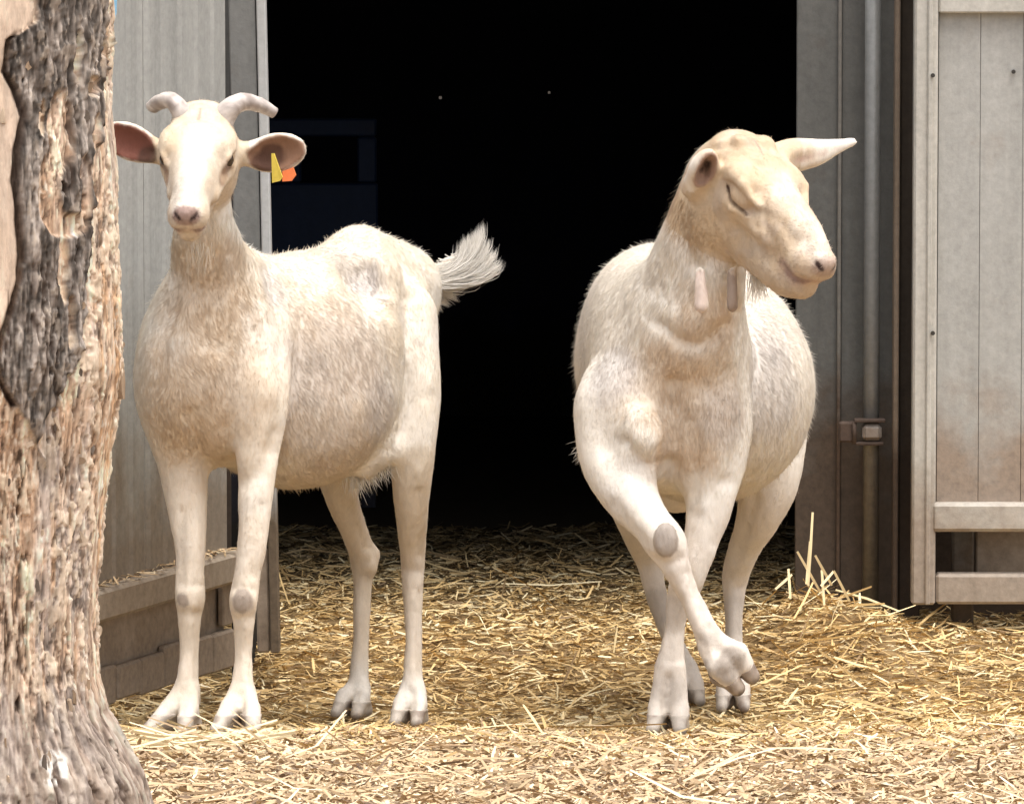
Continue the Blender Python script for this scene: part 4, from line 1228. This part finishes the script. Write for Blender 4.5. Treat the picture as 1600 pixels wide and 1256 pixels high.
    t, V, Q, Nv, col = finish_goat('goat', F, hoofs, colour, 'hornless cream goat crossing its front legs with its head turned right', 'the two cream goats', [.3, .1, .3, 1], strokes=[
        ([(1050, 600), (1053, 660), (1050, 730)], 9, .013, -.3, .3), ([(978, 690), (1005, 722), (1040, 726)], 8, .013, -.3, .3), ([(1000, 690), (1030, 700)], 14, -.008, -.3, .2),
        ([(1035, 508), (1062, 533), (1100, 537), (1135, 508)], 8, .011, -.3, .2), ([(1045, 492), (1085, 512), (1120, 492)], 12, -.006, -.3, .2),
        ([(1160, 490), (1172, 580), (1158, 680), (1140, 750)], 11, .012, -.2, .4), ([(1148, 560), (1150, 660), (1135, 730)], 12, -.006, -.2, .3),
        ([(925, 560), (932, 640), (945, 700)], 14, .008, -.2, .4), ([(975, 560), (1010, 620), (1045, 640)], 16, .006, -.2, .3), ([(1000, 480), (985, 560), (985, 640)], 14, -.006, -.2, .3),
        ([(1066, 300), (1066, 370), (1085, 420)], 9, .010, -.3, .1), ([(1085, 420), (1075, 480), (1060, 540)], 10, .006, -.3, .2), ([(1110, 430), (1112, 490)], 9, -.005, -.3, .1),
        ([(1108, 640), (1112, 720), (1100, 790)], 10, -.006, -.3, .2), ([(1080, 660), (1086, 740), (1078, 800)], 9, .008, -.3, .2), ([(1130, 760), (1118, 850)], 6, .006, -.2, .2),
        ([(1075, 895), (1108, 978)], 5, .007, -.3, .0), ([(960, 790), (1005, 850)], 8, .006, -.3, .1), ([(1008, 868), (1040, 882), (1062, 872)], 5, .006, -.3, .0), ([(1022, 806), (1052, 812)], 6, .004, -.3, .0),
        ([(1050, 930), (1046, 1030)], 5, .006, -.2, .2), ([(1062, 940), (1060, 1030)], 5, .005, -.2, .2), ([(1156, 920), (1154, 1030)], 4, .006, .4, .9), ([(1180, 780), (1150, 870)], 8, .008, .4, .9),
        ([(1044, 1060), (1040, 1105)], 5, .008, -.2, .2), ([(1122, 1018), (1128, 1052)], 5, .008, -.4, .0), ([(1095, 1000), (1108, 1035)], 5, .005, -.4, .0),
        ([(1120, 232), (1160, 226), (1200, 238)], 4, .005, -.3, .1), ([(1130, 252), (1165, 246), (1195, 262)], 4, .005, -.3, .1), ([(1195, 232), (1212, 262), (1215, 300)], 5, .006, -.3, .1),
        ([(1180, 330), (1215, 345), (1240, 372)], 6, .004, -.4, .1), ([(1190, 300), (1192, 345), (1205, 375)], 5, .004, -.4, .1), ([(1240, 385), (1262, 372)], 4, .004, -.4, .1), ([(1120, 345), (1150, 372), (1160, 410)], 10, .005, -.4, .1)])
    top = V[(Nv[:, 2] > .45) & (V[:, 1] > .14)]
    root = top[RNG.integers(0, len(top), 2200)]
    tuft('spine_hair', root, np.array([0, .7, .1]) + RNG.normal(0, .18, (2200, 3)), RNG.uniform(.004, .011, 2200), np.full(2200, .0011), np.clip(WHITE * RNG.uniform(.85, 1.1, (2200, 1)), 0, .9), t, .3, .3)
    n = 90
    tuft('elbow_hair', P(918, 700, .3) + RNG.normal(0, .007, (n, 3)), np.array([-.5, 0, -.6]) + RNG.normal(0, .3, (n, 3)), RNG.uniform(.015, .03, n), np.full(n, .0014), np.tile(WHITE, (n, 1)), t, .3, .3)
    n = 150
    tuft('beard', H.w((0, .095, -.094)) + RNG.normal(0, .006, (n, 3)), np.array([.1, -.1, -1]) + RNG.normal(0, .16, (n, 3)), RNG.uniform(.03, .055, n), np.full(n, .0015), np.clip(WHITE * RNG.uniform(.9, 1.05, (n, 1)), 0, .92), t, .25, .2)
    n = 40
    tuft('beard', H.w((0, .175, -.066)) + RNG.normal(0, .004, (n, 3)), np.array([.1, 0, -1]) + RNG.normal(0, .25, (n, 3)), RNG.uniform(.008, .018, n), np.full(n, .0012), np.tile(CREAM, (n, 1)), t, .3, .3)

build_goat_one()
build_goat_two()

# ------------------------------------------------------------------ dead-wood tree trunk in the left foreground
def build_tree():
    d0 = -1.8; S = (10 + d0) / 10000.0; CX = -25.0
    cx = P(CX, 628, d0)[0]
    py_k = np.array([-2200, -400, 0, 100, 200, 300, 400, 500, 560, 620, 700, 800, 900, 960, 1040, 1100, 1150, 1200, 1256, 1300, 1340])
    edge = np.array([150, 176, 180, 176, 182, 185, 187, 190, 193, 184, 172, 163, 155, 150, 151, 165, 193, 222, 240, 262, 300])
    zref = lambda py: np.interp(py, [-2400, 1400], [P(0, -2400, d0)[2], P(0, 1400, d0)[2]])
    zs = np.concatenate([np.linspace(zref(1335), zref(-60), 620), np.linspace(zref(-60), 2.7, 60)[1:]])
    py = np.interp(-zs, [-P(0, -2400, d0)[2], -P(0, 1400, d0)[2]], [-2400, 1400])
    th = np.concatenate([np.linspace(-math.pi - .15, .35, 400), np.linspace(.35, math.pi - .15, 90)[1:-1]])
    NT = len(th)
    TH, Z = np.meshgrid(th, zs, indexing='xy'); PY = np.repeat(py[:, None], NT, 1)
    R0 = (np.interp(PY, py_k, edge) - CX) * S
    # theta: 0 = to the right (+x), -pi/2 = to the camera
    dirx, diry = np.cos(TH), np.sin(TH)
    q3 = np.stack([dirx * .9, diry * .9, Z * 1.1], -1)
    lob = (fbm(q3 * 2.2, 3, 61) - .5)
    keep = sstep(.25, .7, np.abs(TH))      # leave the right-hand outline as measured
    R = R0 * (1 + .22 * lob * keep)
    U = CX + (R * dirx) / S                                     # front-view coordinate in photo pixels at this depth
    front = diry < .15
    fib = np.stack([TH * 16 + 2.0 * fbm(np.stack([TH * 3, Z * 6, Z * 0], -1), 2, 70), Z * 11, Z * 0 + 3.], -1)
    f1 = fbm(fib, 4, 62); f2 = fbm(np.stack([TH * 40, Z * 62, Z * 0], -1), 4, 63)
    f3 = fbm(np.stack([TH * 62 + 6 * f1, Z * 38, Z * 0], -1), 4, 74)
    pit = fbm(np.stack([dirx * 14, diry * 14, Z * 22], -1), 4, 64)
    def worley(u, v, s):
        iu, iv = np.floor(u).astype(np.int64), np.floor(v).astype(np.int64); F1 = np.full(u.shape, 9.); F2 = F1.copy(); idc = np.zeros(u.shape)
        for a in (-1, 0, 1):
            for b_ in (-1, 0, 1):
                cu, cv = iu + a, iv + b_
                dd = np.hypot(cu + hash3(cu, cv, 0 * cu, s) - u, cv + hash3(cu, cv, 0 * cu + 1, s) - v)
                h = hash3(cu, cv, 0 * cu + 2, s)
                F2 = np.minimum(F2, np.maximum(F1, dd)); idc = np.where(dd < F1, h, idc); F1 = np.minimum(F1, dd)
        return F2 - F1, idc
    wu = TH * .17 + .010 * (fbm(np.stack([TH * 4, Z * 9, Z * 0], -1), 3, 80) - .5) + .05 * (fbm(np.stack([TH * 1.2, Z * 2.2, Z * 0], -1), 2, 81) - .5)
    wz = Z + .02 * (fbm(np.stack([TH * 7, Z * 14, Z * 0], -1), 3, 82) - .5)
    def furrow(u, v, o, s):                                           # sharp valleys between rounded ridges
        r, a, w = 0, 1.0, 0
        for q in range(o):
            nz = vnoise(np.stack([u * 2 ** q, v * 2 ** q, 0 * u + 5.7 * q], -1), s + q)
            r = r + a * np.abs(2 * nz - 1) ** .75; w += a; a *= .55
        return r / w
    g1 = furrow(wu / .020, wz / .16, 4, 90); g2 = furrow(wu / .030, wz / .075, 4, 94); g3 = furrow(wu / .012, wz / .022, 3, 98)
    id1 = vnoise(np.stack([wu / .012, wz / .10, 0 * wu], -1), 101); id2 = vnoise(np.stack([wu / .02, wz / .06, 0 * wu], -1), 102); id3 = fbm(np.stack([wu / .008, wz / .016, 0 * wu], -1), 3, 103)
    w1, w2, w3 = g1 * .5, g2 * .5, g3 * .5
    # dark bark running down the front
    jit = (fbm(np.stack([TH * 14, Z * 30, Z * 0], -1), 4, 65) - .5) * 26
    Lb = np.interp(PY, [-400, 0, 30, 80, 110, 150, 200, 250, 300, 350, 400, 440, 480, 530, 560, 600, 640, 760], [80, 75, 36, 28, 45, 55, 47, 42, 48, 52, 50, 38, 25, 14, 20, 42, 62, 100]) + jit * .25
    Rb = np.interp(PY, [-400, 0, 150, 200, 300, 400, 500, 580, 620, 660, 760], [176, 174, 167, 160, 152, 150, 140, 112, 92, 76, 90]) + jit
    bark = sstep(0, 3, U - Lb) * sstep(0, 5, Rb - U) * (PY < 720) * front
    def oval(x, y, a, b, j=1.0):
        return sstep(1.15, .85, np.sqrt(((U - x + jit * .35 * j) / a) ** 2 + ((PY - y) / b) ** 2))
    win = np.maximum.reduce([oval(106, 178, 18, 66), oval(94, 265, 22, 62), oval(112, 318, 28, 20), oval(140, 270, 9, 60), oval(110, 385, 7, 55), oval(80, 150, 5, 28), oval(150, 105, 9, 16), oval(120, 470, 5, 40), oval(128, 60, 4, 40), oval(155, 175, 6, 30)])
    win = win * (1 - oval(119, 265, 14, 38, .3))
    bark = bark * (1 - win)
    back = sstep(.44, .52, fbm(np.stack([dirx * 2.2, diry * 2.2, Z * 1.4], -1), 4, 66)) * (~front)
    bark = np.maximum(bark, back)
    crack = sstep(7, 1, np.abs(U - Lb + 2)) * front * (PY < 600) * (PY > 25)
    cr2 = sstep(.06, .015, np.abs(f1 - .46)) * sstep(.5, .62, fbm(np.stack([TH * 5, Z * 5, Z * 0], -1), 3, 67))
    low = sstep(1010, 1130, PY + jit)
    holes = sstep(.27, .2, pit)
    disp = .010 * bark + .006 * (f1 - .5) + .004 * (f2 - .5) + .003 * (f3 - .5) - .014 * crack - .006 * cr2 - .012 * holes
    disp += low * (.03 * (fbm(np.stack([dirx * 5, diry * 5, Z * 9], -1), 4, 68) - .5)) + bark * .008 * (fbm(np.stack([TH * 26, Z * 22, Z * 0], -1), 4, 71) - .5)
    calm = sstep(4, -14, U - Lb) * (PY < 560) * front                 # smooth bare wood left of the crack
    flake = sstep(.35, .6, fbm(np.stack([TH * 4, Z * 8, Z * 0], -1), 3, 83))
    rel = (1 - bark) * .010 * (g1 - .45) + bark * .017 * (g2 - .45) + flake * (1 - calm) * (.004 * (g3 - .45) + .0025 * (sstep(.50, .56, id3) - .5))
    disp = disp * (1 - .75 * calm) + rel * (1 - .85 * calm)
    R = R + disp
    V = np.stack([cx + R * dirx, d0 + R * diry, Z], -1).reshape(-1, 3)
    n, m = Z.shape
    I = np.arange(n * m).reshape(n, m); J = np.roll(I, -1, 1)
    Fq = np.stack([I[:-1], J[:-1], J[1:], I[1:]], -1).reshape(-1, 4)
    def L3(a, b, f): return lerp(np.array(a), np.array(b), f[..., None])
    wood = L3([.50, .335, .225], [.76, .57, .43], sstep(.3, .7, f1))
    wood = lerp(wood, np.array([.36, .31, .28]), (sstep(.5, .68, fbm(np.stack([dirx * 5, diry * 5, Z * 5], -1), 4, 69)) * .75)[..., None])
    wood = lerp(wood, np.array([.52, .30, .15]), (sstep(.56, .7, fbm(np.stack([dirx * 6, diry * 6, Z * 4], -1), 3, 72)) * .7)[..., None])
    wood = wood * (.68 + .62 * sstep(.3, .7, f3))[..., None]
    wood = lerp(wood, np.array([.80, .70, .58]), (sstep(.6, .72, f2) * .7)[..., None])
    wood = lerp(wood, np.array([.12, .075, .05]), (sstep(.38, .30, f2) * .75)[..., None])
    bk = L3([.13, .105, .088], [.36, .31, .27], sstep(.3, .75, f2 * .6 + f1 * .4))
    bk = bk * (.45 + 1.1 * sstep(.3, .7, f3))[..., None]
    bk = lerp(bk, np.array([.5, .42, .34]), (sstep(.66, .76, f2) * .8)[..., None])
    wood = wood * (.72 + .56 * id1)[..., None]
    bk = bk * (.6 + .85 * id2)[..., None]
    wood = lerp(wood, wood * .35, (sstep(.16, .06, w1) * .8)[..., None]); bk = lerp(bk, bk * .35, (sstep(.17, .06, w2) * .8)[..., None])
    fl = (flake * sstep(.52, .56, id3))[..., None]; wood = lerp(wood, np.array([.74, .60, .45]), fl * .6); bk = lerp(bk, np.array([.46, .37, .29]), fl * .45 * sstep(.6, .64, id3)[..., None])
    wood = lerp(wood, wood * .3, (flake * sstep(.36, .32, id3) * .8)[..., None])
    wood = lerp(wood, np.array([.68, .53, .41]) * (.8 + .4 * f1)[..., None], (calm * .8)[..., None])
    wood = np.clip(wood * 1.2, 0, .85)
    col = lerp(wood, bk, bark[..., None])
    col = lerp(col, L3([.13, .10, .085], [.42, .35, .30], sstep(.35, .7, f2)), (low * .75)[..., None])
    col = lerp(col, np.array([.07, .04, .028]), (np.maximum.reduce([crack * .85, cr2 * .7, holes * .85]))[..., None])
    col = lerp(col, np.array([.72, .68, .62]), (oval(95, 1165, 22, 26) * sstep(.45, .6, f2))[..., None])
    t = empty('tree')
    tag(t, 'old tree trunk with peeling dark bark at the left edge', 'tree')
    mesh_obj('trunk', V, Fq, M['bark'], t, True, col.reshape(-1, 3), 4)
    # limbs where the trunk forks, above the picture
    for (pts, rs) in (([(cx - .02, d0, 2.5), (cx - .12, d0 - .1, 3.0), (cx - .35, d0 - .25, 3.6), (cx - .6, d0 - .3, 4.3)], [.125, .10, .075, .04]),
                      ([(cx + .02, d0, 2.5), (cx + .10, d0 + .05, 3.0), (cx + .22, d0 - .05, 3.7), (cx + .25, d0 - .1, 4.5)], [.12, .09, .06, .03])):
        mb = MB().tube(pts, rs, 14)
        mesh_obj('limb', mb.V, mb.F, M['bark'], t, True, np.tile([.3, .24, .19], (len(mb.V), 1)))
    # loose flakes of bark standing off the wood
    rng = np.random.default_rng(5)
    spots = [(193, 575, 9, 30), (190, 520, 5, 9), (150, 105, 8, 12), (146, 155, 5, 12), (155, 185, 6, 10), (62, 70, 5, 8), (100, 625, 4, 16), (20, 150, 9, 14), (66, 885, 5, 14), (125, 905, 6, 10), (58, 660, 8, 9), (134, 690, 6, 10)]
    spots += [(rng.uniform(20, 160), rng.uniform(430, 1180), rng.uniform(1.5, 4), rng.uniform(8, 20)) for _ in range(26)]
    for (px, pv, a, b) in spots:
        zc = float(zref(pv)); i = int(np.argmin(np.abs(zs - zc)))
        j = np.argmin(np.where(diry[i] < .3, np.abs(CX + R[i] * dirx[i] / S - px), 1e9))
        c = V.reshape(n, m, 3)[i, j]; nr = np.array([dirx[i, j], diry[i, j], rng.normal(0, .15)]); nr /= np.linalg.norm(nr)
        u = np.cross([0, 0, 1.], nr); u /= np.linalg.norm(u); w = np.cross(nr, u)
        k = 8; ang = np.linspace(0, 2 * math.pi, k, endpoint=False) + rng.uniform(-.25, .25, k); rad = rng.uniform(.35, 1.15, k)
        lift = rng.uniform(.2, .6)
        top = [c + nr * (.0015 + lift * .006 * math.cos(t_)) + u * a * S * r * math.cos(t_) + w * b * S * r * math.sin(t_) for t_, r in zip(ang, rad)]
        bot = [p - nr * .006 for p in top]
        q = rng.choice(3, p=[.45, .35, .2]); cc = np.array([[.62, .48, .35], [.42, .30, .2], [.2, .16, .13]][q]) * rng.uniform(.85, 1.1)
        FF = [list(range(k)), list(range(2 * k - 1, k - 1, -1))] + [[x, x + k, (x + 1) % k + k, (x + 1) % k] for x in range(k)]
        mesh_obj('bark_flake', top + bot, FF, M['bark'], t, False, np.tile(cc, (2 * k, 1)))
build_tree()

# pale blue strap hanging behind the trunk
def build_strap():
    d = -.9
    pts = [P(176, -60, d), P(177, -10, d), P(176, 20, d), P(175, 46, d)]
    w = [.0045, .0055, .0055, .0015]
    mb = MB()
    for p, a in zip(pts, w):
        mb.V += [p + np.array([-a, 0, 0]), p + np.array([a, 0, 0]), p + np.array([a, .002, 0]), p + np.array([-a, .002, 0])]
    for i in range(3):
        for q in range(4):
            mb.F.append([4 * i + q, 4 * i + (q + 1) % 4, 4 * i + 4 + (q + 1) % 4, 4 * i + 4 + q])
    mb.F += [[3, 2, 1, 0], [12, 13, 14, 15]]
    top = P(176, -60, d); 
    n0 = len(mb.V)
    mb.tube([top + np.array([0, .001, -.004]), np.array([top[0], d, 1.5]), np.array([top[0] - .12, d - .45, 2.1]), np.array([P(-25, 600, -1.8)[0] + .11, -1.72, 2.3])], .002, 8)
    o = mb.build('blue_strap', M['blue_strap'])
    tag(o, 'pale blue strap end hanging beside the tree trunk at the top', 'strap')
build_strap()

# ------------------------------------------------------------------ straw standing up in the heap by the right post
def build_heap():
    n = 160
    x = RNG.normal(.545, .075, n); d = RNG.normal(1.14, .09, n)
    a = RNG.uniform(0, 6.28, n); el = np.abs(RNG.normal(.12, .25, n))
    T = np.stack([np.cos(a) * np.cos(el), np.sin(a) * np.cos(el), np.sin(el)], -1)
    B = np.cross(T, RNG.normal(0, 1, (n, 3))); B /= np.linalg.norm(B, axis=1)[:, None]
    L = RNG.uniform(.05, .13, n)
    C = np.stack([x, d, ground_z(x, d) + np.sin(el) * L * .42 + .004], -1)
    col = straw_cols(n, np.full(n, .75), np.zeros(n, bool))
    # the conspicuous stalks
    ex = [((1263, 915), (1270, 800)), ((1260, 912), (1266, 845)), ((1246, 862), (1282, 925)), ((1288, 945), (1284, 890)), ((1283, 915), (1303, 892)), ((1303, 892), (1328, 940)), ((1235, 935), (1232, 888)), ((1212, 920), (1238, 897)), ((1274, 868), (1300, 915))]
    CC, TT, BB, LL = [], [], [], []
    for (p, q) in ex:
        A, Bq = P(p[0], p[1], 1.06), P(q[0], q[1], 1.08)
        v = Bq - A; LL.append(np.linalg.norm(v)); TT.append(v / LL[-1]); CC.append((A + Bq) / 2)
        b = np.cross(TT[-1], [0, 1, 0]); BB.append(b / np.linalg.norm(b))
    C = np.concatenate([C, CC]); T = np.concatenate([T, TT]); B = np.concatenate([B, BB]); L = np.concatenate([L, LL])
    W = np.concatenate([RNG.uniform(.002, .004, n), np.full(len(ex), .0048)])
    col = np.concatenate([col, np.tile([.85, .70, .42], (len(ex), 1))])
    o = ribbons(C, T, B, L, W, L * .03, col, 'straw_heap', M['straw'], None, 2, .8)
    tag(o, 'heap of loose straw banked against the right door post', 'straw', kind='stuff')
build_heap()
# thicker tangle of straw just in front of the left goat's hooves
def build_clump():
    n = 130
    x = RNG.uniform(P(205, 1150, -.15)[0], P(420, 1150, -.15)[0], n); d = RNG.normal(-.22, .12, n)
    a = RNG.normal(0, .7, n) + np.where(RNG.random(n) < .5, 0, 3.14); el = np.abs(RNG.normal(.05, .16, n))
    T = np.stack([np.cos(a) * np.cos(el), np.sin(a) * np.cos(el), np.sin(el)], -1)
    B = np.cross(T, RNG.normal(0, 1, (n, 3))); B /= np.linalg.norm(B, axis=1)[:, None]
    L = RNG.uniform(.05, .13, n)
    C = np.stack([x, d, ground_z(x, d) + .012 + np.sin(el) * L * .45], -1)
    col = np.clip(np.array([.84, .70, .44]) * RNG.uniform(.75, 1.1, (n, 1)), 0, .92)
    o = ribbons(C, T, B, L, RNG.uniform(.003, .005, n), L * RNG.normal(0, .08, n), col, 'straw_clump', M['straw'], None, 3, .8)
    tag(o, 'loose clump of long pale straw before the left goat', 'straw', kind='stuff')
build_clump()
